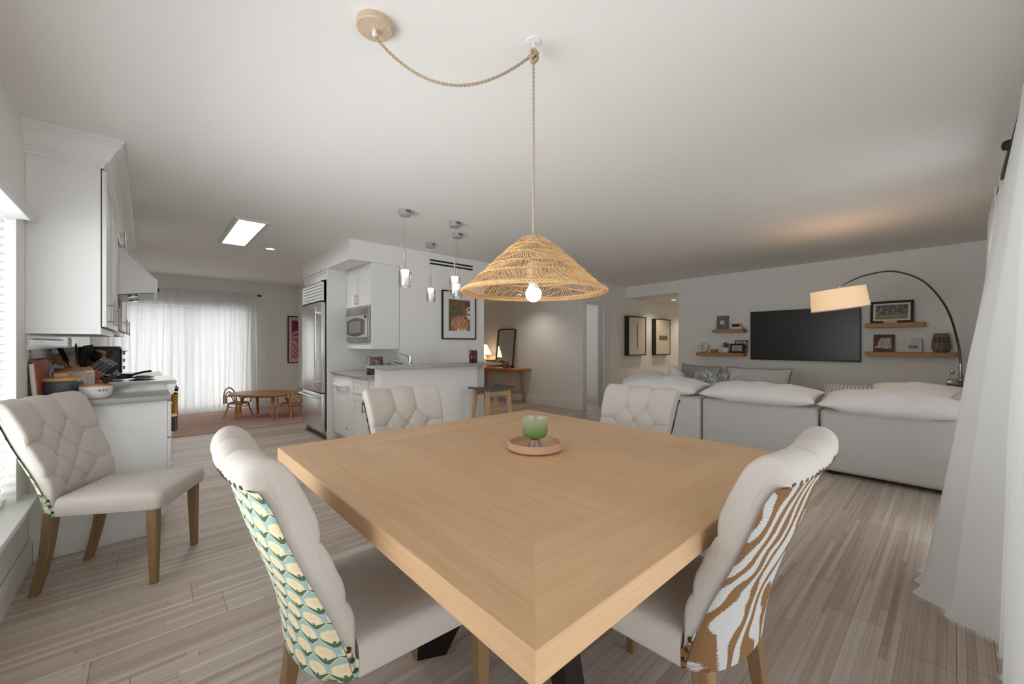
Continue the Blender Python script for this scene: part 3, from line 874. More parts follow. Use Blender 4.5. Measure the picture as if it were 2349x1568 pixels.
def recolor(r, mat):
    for c in r.children:
        if c.name.startswith('back_panel'):
            c.data = c.data.copy(); c.data.materials[0] = mat
zc_ = dup(ch, (1.235, .462, 0), R(90), 'tufted cream chair with a brown and white zebra print back at the table'); recolor(zc_, M['zebra'])
c3 = dup(ch, (1.195, 2.17, 0), R(-90), 'tufted cream chair across the table in front of the white bar wall')
z2 = dup(ch, (2.16, 1.355, 0), R(180), 'tufted cream chair across the table in front of the white sofa backs'); recolor(z2, M['zebra'])
c5 = dup(ch, (-.248, 3.145, 0), R(-27), 'tufted cream chair standing apart between the window blind and the kitchen cabinets')

for o in (c3, z2, c5): o.scale = (1, 1, .972)

# ------------------------------------------------------------------ kitchen, run along wall_left
KX = -.5
def shaker(b, x, y0, y1, z0, z1, th=.02, fr=.055, sgn=1):
    """a framed door lying in a plane of constant x; its face looks along sgn*x"""
    a, c = (x, x + th * sgn); m_ = x + (th - .008) * sgn
    b.box(a, m_, y0, y1, z0, z1)
    for p in ((y0, y1, z0, z0 + fr), (y0, y1, z1 - fr, z1), (y0, y0 + fr, z0 + fr, z1 - fr), (y1 - fr, y1, z0 + fr, z1 - fr)): b.box(min(m_, c), max(m_, c), *p, .002, 1)
    return b
def bar_handle(b, p, axis, L, out, r=.005):
    """bar pull: p is the middle of the bar's line on the door face; out is the vector off the face"""
    p = Vector(p); ax = Vector(axis); o = Vector(out)
    b.tube([p + o - ax * L / 2, p + o + ax * L / 2], r, 8)
    for s in (-1, 1): b.tube([p + ax * s * L * .33, p + o + ax * s * L * .33], r * .8, 6)
    return b
def upper(label, y0, y1, z0, z1, doors, hz, end=False):
    t = thing('wall_cabinet', label, 'cabinet', (KX, y0, z0)); D = .29; W = y1 - y0; h = z1 - z0
    b = B(); b.box(.001, D, 0, W, .028, h); b.box(D - .022, D, 0, W, 0, .028).box(.001, D - .0225, 0, .02, 0, .0275).box(.001, D - .0225, W - .02, W, 0, .0275)
    b.build('body', M['cab'], t)
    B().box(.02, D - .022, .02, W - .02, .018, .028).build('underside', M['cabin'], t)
    n = doors; w = W / n
    for k in range(n):
        d = shaker(B(), D + .0045, k * w + .004, (k + 1) * w - .004, .045, h - .03).build('door', M['cab'], t)
        hy = k * w + .07 if k == 0 and end else (k * w + w - .045 if k % 2 == 0 else k * w + .045)
        bar_handle(B(), (D + .024, hy, hz - z0), (0, 0, 1), .15, (.032, 0, 0)).build('handle', M['steel_v'], d)
    B().box(D, D + .004, .001, W - .001, .04, h - .02).build('door_gap', M['darkgap'], t)
    return t
upper('white wall cabinet with a broad blank side facing the dining table', 3.42, 4.62, 1.292, 2.30, 2, 1.42, True)
upper('short white wall cabinet directly above the steel range hood', 4.63, 5.38, 2.08, 2.30, 2, 2.16)
upper('white wall cabinet beyond the steel range hood with paired bar handles', 5.40, 6.60, 1.32, 2.30, 2, 1.40, True)
# crown moulding over the cabinets
t = thing('crown_molding', 'white crown moulding along the ceiling above the wall cabinets', 'moulding', (KX, 3.42, 2.28))
pr = [(0, 0), (.012, 0), (.012, .018), (.020, .022), (.022, .034), (.034, .040), (.046, .060), (.066, .095), (.088, .116), (.094, .120), (.094, .138), (.104, .140), (.104, .1595), (0, .1595)]
b = B(); D = .292; L = 3.18
r0 = b.ring([(0, -p, z) for p, z in pr]); r1 = b.ring([(D + p, -p, z) for p, z in pr]); r2 = b.ring([(D + p, L + p, z) for p, z in pr]); r3 = b.ring([(0, L + p, z) for p, z in pr])
b.bridge(r0, r1); b.bridge(r1, r2); b.bridge(r2, r3); b.cap(r0); b.cap(r3)
b.build('molding', M['cab'], t, ang=25)

def bow(b, p, L, out):
    p = Vector(p); o = Vector(out)
    b.tube([p + Vector((0, -L / 2, 0)), p + o * .7 + Vector((0, -L / 2 + .01, 0)), p + o + Vector((0, -L * .2, 0)), p + o + Vector((0, L * .2, 0)), p + o * .7 + Vector((0, L / 2 - .01, 0)), p + Vector((0, L / 2, 0))], .006, 7); return b
def base_cab(label, y0, y1, n):
    t = thing('base_cabinet', label, 'cabinet', (KX, y0, 0)); W = y1 - y0; D = .594
    b = B(); b.box(0.017, D, 0.018, W, .11, .862).box(.017, D - .085, .018, W, .001, .11); b.box(.001, D - .001, 0, .018, .112, .862).box(.001, D - .086, 0, .018, .001, .112)
    b.build('body', M['cab'], t)
    if label.startswith('white base cabinet with a blank'):
        B().box(.017, D - .086, -.012, 0, .001, .115, .003).build('skirting', M['trim'], t)
    w = W / n
    for k in range(n):
        for z0, z1 in ((.12, .36), (.37, .61), (.62, .855)):
            d = shaker(B(), D, k * w + .004, (k + 1) * w - .004, z0, z1, fr=.04).build('drawer', M['cab'], t)
            bow(B(), (D + .02, k * w + (.10 if k == 0 else w / 2), (z0 + z1) / 2 + .01), .10, (.028, 0, 0)).build('handle', M['ceramic'], d)
    return t
base_cab('white base cabinet with a blank end panel behind the lone cream chair', 3.50, 4.62, 2)
base_cab('white base cabinet beyond the range, almost hidden from view', 5.40, 6.60, 2)
def slab(name, label, b, group=None): return tag(b.build(name, M['counter']), label, 'countertop', group)
slab('countertop', 'grey countertop holding the bowl, crocks and knife block', B().box(KX + .001, .112, 3.455, 4.625, .863, .90, .008))
slab('countertop', 'grey countertop beyond the range under the black toaster', B().box(KX + .001, .112, 5.395, 6.60, .863, .90, .008))
# backsplash
b = B(); b.box(KX, KX + .008, 3.52, 6.60, .901, 1.20); tag(b.build('backsplash', M['tile']), 'grey brick tile backsplash behind the kitchen counter', 'backsplash', kind='structure')
b = B(); b.box(KX, KX + .009, 3.46, 6.60, 1.201, 1.40); tag(b.build('backsplash', M['wtile']), 'white tile band above the grey backsplash tiles', 'backsplash', kind='structure')
t = thing('outlet_plate', 'white double outlet on the kitchen backsplash', 'outlet', (KX + .009, 5.02, 1.245))
B().box(0, .006, -.06, .06, -.045, .045, .002).build('plate', M['white'], t)
b = B(); b.box(.006, .008, -.042, -.012, -.03, .03, .001).box(.006, .008, .012, .042, -.03, .03, .001); b.build('sockets', M['trim'], t)
t = thing('under_cabinet_bar', 'thin white rail fixed to the tiles under the near wall cabinet', 'rail', (KX + .012, 3.46, 1.262))
B().box(-.002, .010, 0, 1.10, -.004, .006, .002).build('rail', M['trim'], t)

# range and hood
t = thing('kitchen_range', 'white topped kitchen range between two runs of cabinets', 'range', (KX, 4.635, 0)); W = .75; D = .66
b = B(); b.box(.02, D - .04, 0, W, .02, .885, .004); b.build('body', M['steel_v'], t)
b = B(); b.prism([(.02, .885), (D + .005, .885), (D + .028, .893), (D + .03, .905), (D + .015, .917), (.02, .917)], 0, W, lambda x, z, y: (x, y, z)); b.build('cooktop', M['white'], t)
b = B(); b.prism([(D - .04, .77), (D, .77), (D + .022, .884), (D - .04, .884)], .001, W - .001, lambda x, z, y: (x, y, z)); b.build('control_panel', M['steel'], t)
d = B().box(D - .04, D - .005, .01, W - .01, .22, .75, .006).build('door', M['steel'], t)
B().box(D - .005, D - .002, .10, W - .10, .33, .62).build('window', M['black'], d)
bar_handle(B(), (D - .005, W / 2, .70), (0, 1, 0), W - .1, (.05, 0, 0), .009).build('handle', M['chrome'], d)
B().box(D - .04, D - .005, .01, W - .01, .04, .20, .006).build('drawer', M['steel'], t)
for k in range(5):
    B().tube([(D + .008, .1 + k * .137, .828), (D + .042, .1 + k * .137, .822)], .019, 14).build('knob', M['black'], t)
for y in (.19, .56):
    for x in (.20, .46):
        B().lathe([(.085, 0), (.085, .004), (.05, .012), (.045, .018), (.001, .018)], 24, (x, y, .917)).build('burner', M['black'], t)
B().box(.02, .06, 0, W, .917, .99, .004).build('backguard', M['steel'], t)
t = thing('dish_towel', 'mustard yellow towel hanging from the range front', 'towel', (KX + D + .012, 4.70, 0))
def bunch(z0, z1):
    b = B()
    def fn(u, v):
        a = 2 * PI * u; z = z0 + (z1 - z0) * v; k = 1 - .12 * math.sin(PI * v)
        return ((.026 + .006 * math.sin(5 * a)) * math.cos(a) * k, (.11 + .008 * math.sin(7 * a)) * math.sin(a) * k, z)
    b.grid(fn, 48, 8, closeu=True); b.lathe([(.001, z1 + .004), (.001, z1)], 4); return b
bunch(.62, .795).build('cloth', fabric('mustard_cloth', (206, 148, 48), .12), t)
bunch(.47, .622).build('border', fabric('brown_cloth', (110, 96, 90), .12), t)['label'] = 'grey brown lower end of the towel'
t = thing('range_hood', 'wedge shaped stainless steel range hood on the kitchen wall', 'range hood', (KX, 4.635, 1.58)); W = .74
b = B(); b.prism([(.292, .49), (.56, .205), (.56, .105), (.55, .10), (.001, .02), (.001, .49)], 0, W, lambda x, z, y: (x, y, z)); b.build('shell', metal('hood_steel', (190, 189, 186), .42), t)
b = B(); b.prism([(.02, .022), (.54, .098), (.54, .094), (.02, .012)], .02, W - .02, lambda x, z, y: (x, y, z)); b.build('filter', metal('dark_filter', (96, 92, 88), .4), t)
for y in (.12, .6):
    b = B(); m4 = Matrix.Translation((.40, y, .072)) @ Matrix.Rotation(R(-8), 4, 'Y'); b.tube([m4 @ Vector((0, 0, 0)), m4 @ Vector((0, 0, -.012))], .034, 18); b.build('lamp', M['chrome'], t)
b = B()
for y in (.22, .30, .38): b.tube([(.56, y, .15), (.573, y, .15)], .012, 12)
b.build('button', M['black'], t)

# things on the counter
CZ = .901
t = thing('cutting_board', 'tall reddish wooden board leaning against the tiled wall', 'cutting board', (KX + .03, 3.66, CZ)); t.rotation_euler.y = R(-4)
B().box(0, .018, -.19, .19, .001, .245, .016, 3).build('board', wood('cherry_board', (176, 96, 72), (140, 70, 52), 1), t)
B().tube([(-.0, -.19, .03), (-.0, -.19, .22)], .010, 8).build('edge', M['ceramic'], t)
t = thing('cutting_board', 'lower brown board leaning in front of the reddish one', 'cutting board', (KX + .065, 3.70, CZ)); t.rotation_euler.y = R(-7)
B().box(0, .016, -.13, .15, .001, .125, .014, 3).build('board', wood('walnut_board', (150, 98, 74), (116, 72, 54), 1), t)
def canister(label, loc, r, h, bm, lm, knob, name='canister'):
    t = thing(name, label, 'canister', loc)
    B().lathe([(r * .94, 0), (r, .008), (r, h - .014), (r * .96, h - .004), (r * .90, h), (.001, h)], 48).build('body', bm, t)
    l = B().lathe([(r * .90, h), (r * .90, h + .014), (r * .87, h + .018), (.001, h + .018)], 48).build('lid', lm, t)
    if knob == 'sq': B().box(-.028, .028, -.02, .02, h + .018, h + .045, .003).build('knob', lm, l)
    else: B().lathe([(.022, h + .018), (.026, h + .034), (.001, h + .036)], 20).build('knob', lm, l)
    return t
M['lidwood'] = wood('pale_lid_wood', (216, 172, 120), (188, 140, 90), 0)
canister('dark grey canister with a pale wooden lid behind the chair back', (-.392, 3.63, CZ), .095, .112, Mat('charcoal_glaze', (74, 77, 80), .3).m, M['lidwood'], 'sq')
def speck_mat():
    m = Mat('speckled_glaze', (200, 194, 180), .5); x, y, z = m.xyz()
    w = m.noise(m.vec(x * 110, y * 110, z * 260), 1., 1); m.color(m.ramp(w, [(.38, (150, 140, 122)), (.55, (222, 217, 204))])); m.bump(w, .5, .003); return m.m
canister('cream woven textured crock with a wooden lid beside the knife block', (-.37, 3.98, CZ), .098, .155, speck_mat(), wood('crock_lid', (196, 148, 96), (150, 104, 64), 0), 'rd', 'crock')
t = thing('utensil_crock', 'black crock full of dark cooking utensils by the tiles', 'utensil holder', (-.36, 4.30, CZ))
B().lathe([(.062, 0), (.066, .01), (.07, .17), (.064, .17), (.06, .02), (.001, .015)], 28, capt=False).build('body', M['black'], t)
ut = [(-.05, -.03, .28, 'sp'), (.02, -.05, .30, 'sp'), (.05, .01, .27, 'la'), (-.02, .04, .31, 'sp'), (.045, -.045, .26, 'la'), (-.06, .02, .25, 'la'), (.085, .0, .27, 'sp')]
for k, (dx, dy, hh, kd) in enumerate(ut):
    p0 = Vector((dx * .3, dy * .3, .03)); p1 = Vector((dx * 1.5, dy * 1.5, hh - .06)); d = (p1 - p0).normalized(); b = B(); b.tube([p0, p1], .0055, 7)
    m4 = Matrix.Translation(p1 + d * .04) @ d.to_track_quat('Z', 'Y').to_matrix().to_4x4()
    b.pillow(.034, .05 if kd == 'sp' else .04, .006 if kd == 'sp' else .018, m4 @ Matrix.Rotation(R(90), 4, 'X') @ Matrix.Rotation(R(25 * k), 4, 'Y'), 10, .0)
    b.build('utensil', [M['black'], M['honeyz']][k in (2, 5)], t)
t = thing('knife_block', 'red brown wooden knife block with black handled knives', 'knife block', (-.305, 4.09, CZ)); t.scale = (.84, .84, .84)
b = B(); b.prism([(-.085, .0), (.085, 0), (.085, .075), (.045, .098), (.09, .14), (-.005, .215), (-.085, .165)], -.055, .055, lambda x, z, y: (x, y, z)); b.build('block', wood('block_wood', (178, 98, 62), (146, 74, 46), 2), t)
dv = Vector((.72, 0, .69)); nv = Vector((-.69, 0, .72))
kp = [(Vector((.0 + .021 * i, (-.035, .0, .035)[j], .195 - .0165 * i)), j) for i in range(4) for j in range(3)] + [(Vector((.075 + .012 * i, -.04 + .027 * j, .075 - .02 * i)), j) for i in range(2) for j in range(4)]
for k, (p, j) in enumerate(kp):
    L = .10 + .012 * ((k * 7) % 3); b = B(); m4 = Matrix.Translation(p + dv * L / 2) @ dv.to_track_quat('X', 'Z').to_matrix().to_4x4()
    b.box(-L / 2, L / 2, -.0095, .0095, -.009, .009, .003, 1, m4); kn = b.build('knife', M['black'], t)
    b = B(); b.box(-L / 2, L / 2 + .002, -.0012, .0012, -.0096, .0096, 0, 1, m4); b.build('tang', M['chrome'], kn)
t = thing('pet_bowl', 'white bowl with a brown rim and small dark lettering at the counter edge', 'bowl', (-.238, 3.545, CZ))
B().lathe([(.052, 0), (.066, .012), (.072, .03), (.074, .078), (.068, .078), (.064, .03), (.001, .02)], 40, capt=False).build('body', M['ceramic'], t)
B().lathe([(.0745, .076), (.0745, .082), (.067, .082), (.067, .076)], 40, capb=False, capt=False).build('rim', M['honey'], t)
def text_mesh(name, s, size, mat, parent, M4, bendr=None, ext=.0006):
    cu_ = bpy.data.curves.new(name, 'FONT'); cu_.body = s; cu_.size = size; cu_.extrude = ext; cu_.align_x = 'CENTER'; cu_.align_y = 'CENTER'
    o = bpy.data.objects.new('tmp_text', cu_); COL.objects.link(o); dg = bpy.context.evaluated_depsgraph_get()
    me = bpy.data.meshes.new_from_object(o.evaluated_get(dg)); bpy.data.objects.remove(o)
    for v in me.vertices:
        c = v.co.copy()
        if bendr: a = c.x / bendr; c = Vector((math.sin(a) * (bendr + c.z), c.y, math.cos(a) * (bendr + c.z) - bendr))
        v.co = M4 @ c
    me.materials.clear(); me.materials.append(mat); me.name = name
    ob = bpy.data.objects.new(name, me); COL.objects.link(ob); ob.parent = parent; return ob
# face toward the table: text plane faces -y rotated
ang = R(-62)
m4 = Matrix.Rotation(ang + PI / 2, 4, 'Z') @ Matrix.Translation((0, -.0742, .05)) @ Matrix.Rotation(R(90), 4, 'X')
text_mesh('lettering', 'M A X', .017, Mat('ink', (70, 70, 74), .6).m, t, m4, .074)
t = thing('toaster_oven', 'black countertop appliance beyond the range', 'toaster oven', (-.335, 5.72, CZ))
B().box(-.15, .13, -.2, .2, .015, .31, .012).build('body', M['black'], t)
b = B()
for x in (-.12, .10):
    for y in (-.17, .17): b.tube([(x, y, 0), (x, y, .02)], .012, 8)
b.build('feet', M['black'], t)
d = B().box(.13, .142, -.19, .10, .05, .29, .004).build('door', Mat('dark_glass', (18, 18, 19), .1).m, t)
bar_handle(B(), (.142, -.045, .262), (0, 1, 0), .24, (.03, 0, 0), .007).build('handle', M['steel_v'], d)
for k in range(3): B().tube([(.13, .15, .09 + .075 * k), (.155, .15, .09 + .075 * k)], .016, 12).build('knob', M['steel_v'], t)
t = thing('frying_pan', 'dark pan with its handle up on the range top', 'pan', (-.19, 4.86, .9355))
B().lathe([(.08, 0), (.105, .035), (.102, .035), (.078, .004), (.001, .003)], 28, capt=False).build('body', M['black'], t)
B().tube([(.09, .0, .03), (.15, -.02, .05), (.21, -.04, .06)], .009, 8).build('handle', M['black'], t)

# ------------------------------------------------------------------ refrigerator bay, counter and bar
t = thing('tall_panel', 'white full height panel between the refrigerator and the counter', 'panel', (1.71, 5.435, 0))
B().box(0, .61, 0, .024, 0.001, 2.209).build('panel', M['cab'], t); B().box(0, .61, .95 - .024 + .014, .95 + .014, 0.001, 2.209).build('side_panel', M['cab'], t)
t = thing('over_fridge_cabinet', 'white two door cabinet above the refrigerator', 'cabinet', (1.725, 5.462, 2.075))
B().box(0, .58, 0, .906, 0, .133).build('body', M['cab'], t)
for k in range(2): shaker(B(), -.001, k * .453 + .003, (k + 1) * .453 - .003, .003, .13, .014, .035, -1).build('door', M['cab'], t)
t = thing('refrigerator', 'stainless steel refrigerator with a louvred top grille', 'refrigerator', (1.655, 5.482, 0)); W = .872
B().box(.056, .64, .002, W - .002, .10, 2.06).build('body', M['steel_v'], t)
B().box(.10, .62, .01, W - .01, .001, .10).build('toe_kick', M['darkgap'], t)
B().box(.09, .10, .012, W - .012, .012, .085).build('kick_plate', M['steel_v'], t)
d = B().box(0, .055, 0, W, .605, 1.782, .004).build('door', M['steel'], t)
b = B(); b.tube([(-.055, .075, .68), (-.055, .075, 1.71)], .0125, 12); [b.box(-.05, .0, .06, .09, z - .018, z + .018, .003) for z in (.74, 1.65)]; b.build('handle', M['chrome'], d)
B().box(-.002, 0, W - .075, W - .035, 1.715, 1.728, .001).build('badge', M['darkgap'], d)
d = B().box(0, .055, 0, W, .10, .592, .004).build('drawer', M['steel'], t)
b = B(); b.tube([(-.06, .06, .545), (-.06, W - .06, .545)], .0125, 12); [b.box(-.055, 0, y - .015, y + .015, .53, .56, .003) for y in (.10, W - .10)]; b.build('handle', M['chrome'], d)
b = B(); b.box(.03, .056, 0, W, 1.80, 2.06); b.box(0, .056, 0, .018, 1.80, 2.06).box(0, .056, W - .018, W, 1.80, 2.06).box(0, .03, 0, W, 2.045, 2.06)
for k in range(6):
    z = 1.806 + k * .041; m4 = Matrix.Translation((.016, W / 2, z + .018)) @ Matrix.Rotation(R(-30), 4, 'Y'); b.box(-.004, .004, -W / 2 + .01, W / 2 - .01, -.0135, .0135, .001, 1, m4)
b.build('grille', metal('grille_steel', (226, 226, 224), .45), t)
B().box(.004, .05, .001, W - .001, 1.783, 1.799).build('gap', M['darkgap'], t)

CX0 = 1.777
t = thing('dishwasher', 'white dishwasher between the tall panel and the drawer cabinet', 'dishwasher', (CX0, 4.758, 0)); W = .672
B().box(.012, .54, .004, W - .004, .10, .855).build('body', M['white'], t)
d = B().box(0, .03, .006, W - .006, .11, .852, .008, 3).build('door', M['white'], t)
b = B(); b.tube([(-.02, .10, .735), (-.034, .2, .728), (-.038, W / 2, .725), (-.034, W - .2, .728), (-.02, W - .10, .735)], .016, 10, squash=1.2); b.box(-.022, .004, .09, .13, .72, .752, .006).box(-.022, .004, W - .13, W - .09, .72, .752, .006); b.build('handle', M['white'], d)
B().box(-.0015, 0, .16, .20, .205, .218, .0005).build('badge', M['darkgap'], d)
B().box(.07, .09, .004, W - .004, .001, .10).build('toe_kick', M['trim'], t)
t = thing('base_cabinet', 'white base cabinet with a drawer over a door beside the bar wall', 'cabinet', (CX0, 4.055, 0)); W = .70
B().box(.021, .54, 0, W, .10, .855).box(.08, .54, 0, W, .001, .10).build('body', M['cab'], t)
shaker(B(), .02, .26, W - .006, .665, .835, .02, .03, -1).build('drawer', M['cab'], t)
d = shaker(B(), .02, .26, W - .006, .12, .645, .02, .055, -1).build('door', M['cab'], t)
bar_handle(B(), (0, .33, .53), (0, 0, 1), .12, (-.03, 0, 0)).build('handle', M['black'], d)
b = B(); b.box(.014, .021, .0, .25, .11, .845); b.build('filler', M['cab'], t)
slab('countertop', 'grey lower countertop running from the refrigerator panel behind the bar', B().box(CX0 - .025, 2.324, 4.045, 5.432, .857, .885, .006).box(2.325, 2.97, 4.045, 4.638, .857, .885, .006))
b = B(); b.box(2.317, 2.325, 4.66, 5.434, .886, 1.176); tag(b.build('backsplash', M['wtile']), 'pale tile backsplash below the microwave cabinet', 'backsplash', kind='structure')
t = thing('sink', 'steel sink set into the counter behind the bar', 'sink', (2.42, 4.33, .885))
b = B(); b.box(-.28, -.26, -.2, .2, -.0, .006).box(.26, .28, -.2, .2, 0, .006).box(-.28, .28, -.2, -.18, 0, .006).box(-.28, .28, .18, .2, 0, .006); b.build('rim', M['steel_v'], t)
t = thing('wall_ledge', 'low grey ledge along the wall behind the sink faucet', 'ledge', (2.33, 4.60, .886))
B().box(.01, 1.25, -.02, .039, 0, .095, .004).build('ledge', paint('ledge_grey', (190, 187, 180), .5), t)
t = thing('faucet', 'steel kitchen faucet with a low slanting spout behind the bar', 'faucet', (2.27, 4.28, .886))
b = B(); b.tube([(0, 0, 0), (0, 0, .205)], .021, 18).tube([(0, 0, .205), (0, 0, .212)], .019, 18); b.build('body', M['chrome'], t)
b = B(); b.tube([(0, 0, .095), (-.20, .05, .165)], .014, 12).tube([(-.185, .046, .158), (-.185, .046, .142)], .009, 10); b.build('spout', M['chrome'], t)
B().tube([(0, 0, .195), (-.11, .028, .245)], .006, 8).build('lever', M['chrome'], t)

b = B(); b.box(1.74, 2.97, 3.905, 4.04, 0, .98)
tag(b.build('wall_bar', M['wall']), 'low white wall under the raised grey bar top', 'wall', kind='structure')
slab('bar_counter', 'raised grey bar top above the low white wall', B().box(1.70, 3.235, 3.745, 4.165, .981, 1.011, .005))
t = thing('glass_jar', 'dark purple ribbed square glass jar on the bar top', 'jar', (2.945, 3.955, 1.0115))
def wine_mat():
    m = Mat('plum_glass', (92, 40, 66), .08); x, y, z = m.xyz(); m.color(m.mix(((x + y) * 120.).sin().gt(.2), (76, 30, 54), (116, 58, 84))); return m.m
b = B(); b.lathe([(.040, 0), (.046, .004), (.050, .012), (.050, .118), (.044, .128), (.042, .134), (.047, .140), (.047, .150), (.041, .150), (.040, .02), (.001, .012)], 48, flute=(16, .03), capt=False); b.build('body', wine_mat(), t)
t = thing('photo_box', 'small dark flower patterned box on the counter end behind the bar', 'box', (1.94, 4.50, .886)); t.rotation_euler.z = R(-38)
def flower_small():
    m = Mat('dark_flower_print', (60, 48, 50), .4); x, y, z = m.xyz(); n = m.noise(m.vec(x * 22, y * 22, z * 22), 1., 3)
    m.color(m.ramp(n, [(.35, (40, 34, 38)), (.52, (84, 60, 62)), (.62, (150, 120, 110)), (.74, (216, 206, 200))])); return m.m
B().box(-.085, .085, -.03, .03, .001, .205, .003).build('body', flower_small(), t)
t = thing('trinket_dish', 'little dark lidded dish beside the flower patterned box', 'dish', (2.03, 4.39, .886))
B().lathe([(.03, 0), (.045, .04), (.05, .10), (.052, .118), (.001, .118)], 24).build('body', Mat('dark_bronze', (78, 62, 48), .3, .7).m, t)
B().lathe([(.053, .118), (.053, .126), (.001, .130)], 24).build('lid', M['bronze'], t)

# microwave cabinet
t = thing('wall_cabinet', 'white wall cabinet with a built in microwave under its doors', 'cabinet', (1.95, 4.648, 1.178)); W = .782; h = 1.03
b = B(); b.box(.02, .366, 0, W, 0, .08).box(.02, .366, 0, W, .51, h).box(.02, .366, 0, .04, .08, .51).box(.02, .366, W - .04, W, .08, .51).box(.34, .366, .04, W - .04, .08, .51); b.build('body', M['cab'], t)
for k in range(2):
    d = shaker(B(), .02, k * W / 2 + .006, (k + 1) * W / 2 - .006, .525, h - .02, .02, .05, -1).build('door', M['cab'], t)
    bar_handle(B(), (0, W / 2 + (-.03 if k == 0 else .03), .61), (0, 0, 1), .13, (-.03, 0, 0), .0045).build('handle', M['steel_v'], d)
t = thing('microwave', 'built in stainless microwave with a curved dark window', 'microwave', (1.95, 4.692, 1.262)); W = .694
B().box(.004, .32, .001, W - .001, 0, .42).build('body', M['steel_v'], t)
B().box(-.012, .004, 0, W, 0, .42, .003).build('frame', M['steel_v'], t)
B().box(-.016, -.012, .03, W - .002, .055, .335).build('door', M['steel'], t)
def arcbox(y0, y1, z0, z1, bulge, n=10):
    pts = []
    for i in range(n + 1): f = i / n; pts.append((y0 + (y1 - y0) * f, z0 - bulge * math.sin(PI * f)))
    for i in range(n + 1): f = 1 - i / n; pts.append((y0 + (y1 - y0) * f, z1 + bulge * math.sin(PI * f)))
    return pts
b = B(); b.prism(arcbox(.10, W - .03, .10, .27, .03), -.019, -.016, lambda y, z, x: (x, y, z)); w_ = b.build('window_frame', Mat('smoke_glass', (74, 71, 67), .15).m, t)
b = B(); b.prism(arcbox(.20, W - .11, .12, .25, .01), -.021, -.019, lambda y, z, x: (x, y, z)); b.build('window', Mat('grey_mesh_glass', (124, 121, 116), .2).m, w_)
B().box(-.018, -.016, .04, .10, .285, .325).build('display', M['black'], t)
b = B(); b.box(-.0175, -.0165, .03, W, .336, .340).box(-.0175, -.0165, .03, W, .05, .054); b.build('seams', M['darkgap'], t)
# slot vent
t = thing('slot_vent', 'pair of black slots high on the wall above the framed flower print', 'vent', (2.742, 4.64, 2.29))
for z in (0, .044): B().box(0, .70, -.004, -.0005, z, z + .022).build('slot', M['black'], t)

# stool at the bar
t = thing('bar_stool', 'wooden bar stool with a dark grey saddle seat at the bar end', 'stool', (2.965, 3.62, 0))
b = B(); b.grid(lambda u, v: ((u - .5) * .44, (v - .5) * .32, .735 + .018 * abs(2 * u - 1) ** 2.2), 16, 8); b.grid(lambda u, v: ((u - .5) * .43, (.5 - v) * .31, .705 + .014 * abs(2 * u - 1) ** 2.2), 16, 8)
b = B(); b.prism([(-.22, .722), (-.12, .708), (0, .704), (.12, .708), (.22, .722), (.222, .744), (.12, .730), (0, .726), (-.12, .730), (-.222, .744)], -.16, .16, lambda x, z, y: (x, y, z)); b.build('seat', Mat('charcoal_seat', (92, 88, 88), .6).m, t)
for sx in (-1, 1):
    for sy in (-1, 1):
        b = B(); p0 = Vector((sx * .15, sy * .11, .708)); p1 = Vector((sx * .20, sy * .15, 0)); r = []
        for p, k in ((p0, .021), (p1, .014)): r.append(b.ring([(p.x + a * k, p.y + c * k, p.z) for a, c in ((1, 1), (-1, 1), (-1, -1), (1, -1))]))
        b.bridge(r[0], r[1]); b.cap(r[0]); b.cap(r[1], True); b.build('leg', M['stoolwood'], t)
for sy in (-1, 1): B().box(-.175, .175, sy * .114 - .009, sy * .114 + .009, .648, .70).build('apron', M['stoolwood'], t)
for sx in (-1, 1): B().box(sx * .182 - .009, sx * .182 + .009, -.14, .14, .22, .25).build('stretcher', M['stoolwood'], t)
for sy in (-1, 1): B().box(-.188, .188, sy * .138 - .008, sy * .138 + .008, .30, .33).build('stretcher', M['stoolwood'], t)

# ------------------------------------------------------------------ play corner behind the kitchen
o = B().box(-.30, 2.30, 6.92, 9.03, .0005, .012, .003).build('area_rug', M['rug']); tag(o, 'flat dusty rose rug under the small rattan table', 'rug')
kc = Vector((1.46, 7.83)); ka = -math.atan2(.6717, .7408)
t = thing('kids_table', 'low oval wooden children table on the rose rug', 'table', (kc.x, kc.y, .0125), ka)
b = B(); el = [(.55 * math.cos(2 * PI * i / 56), .40 * math.sin(2 * PI * i / 56)) for i in range(56)]
rs = [b.ring([(x * k, y * k, z) for x, y in el]) for k, z in ((.985, .385), (1., .389), (1., .407), (.99, .411))]
for i in range(3): b.bridge(rs[i], rs[i + 1])
b.cap(rs[0], True); b.cap(rs[-1]); b.build('tabletop', M['honey'], t)
b = B(); b.box(-.27, .27, -.18, -.155, .345, .384).box(-.27, .27, .155, .18, .345, .384); b.build('apron', M['honey'], t)
for sx in (-1, 1):
    for sy in (-1, 1): B().tube([(sx * .24, sy * .17, .384), (sx * .30, sy * .29, 0)], [.026, .019], 12).build('leg', M['honeyz'], t)
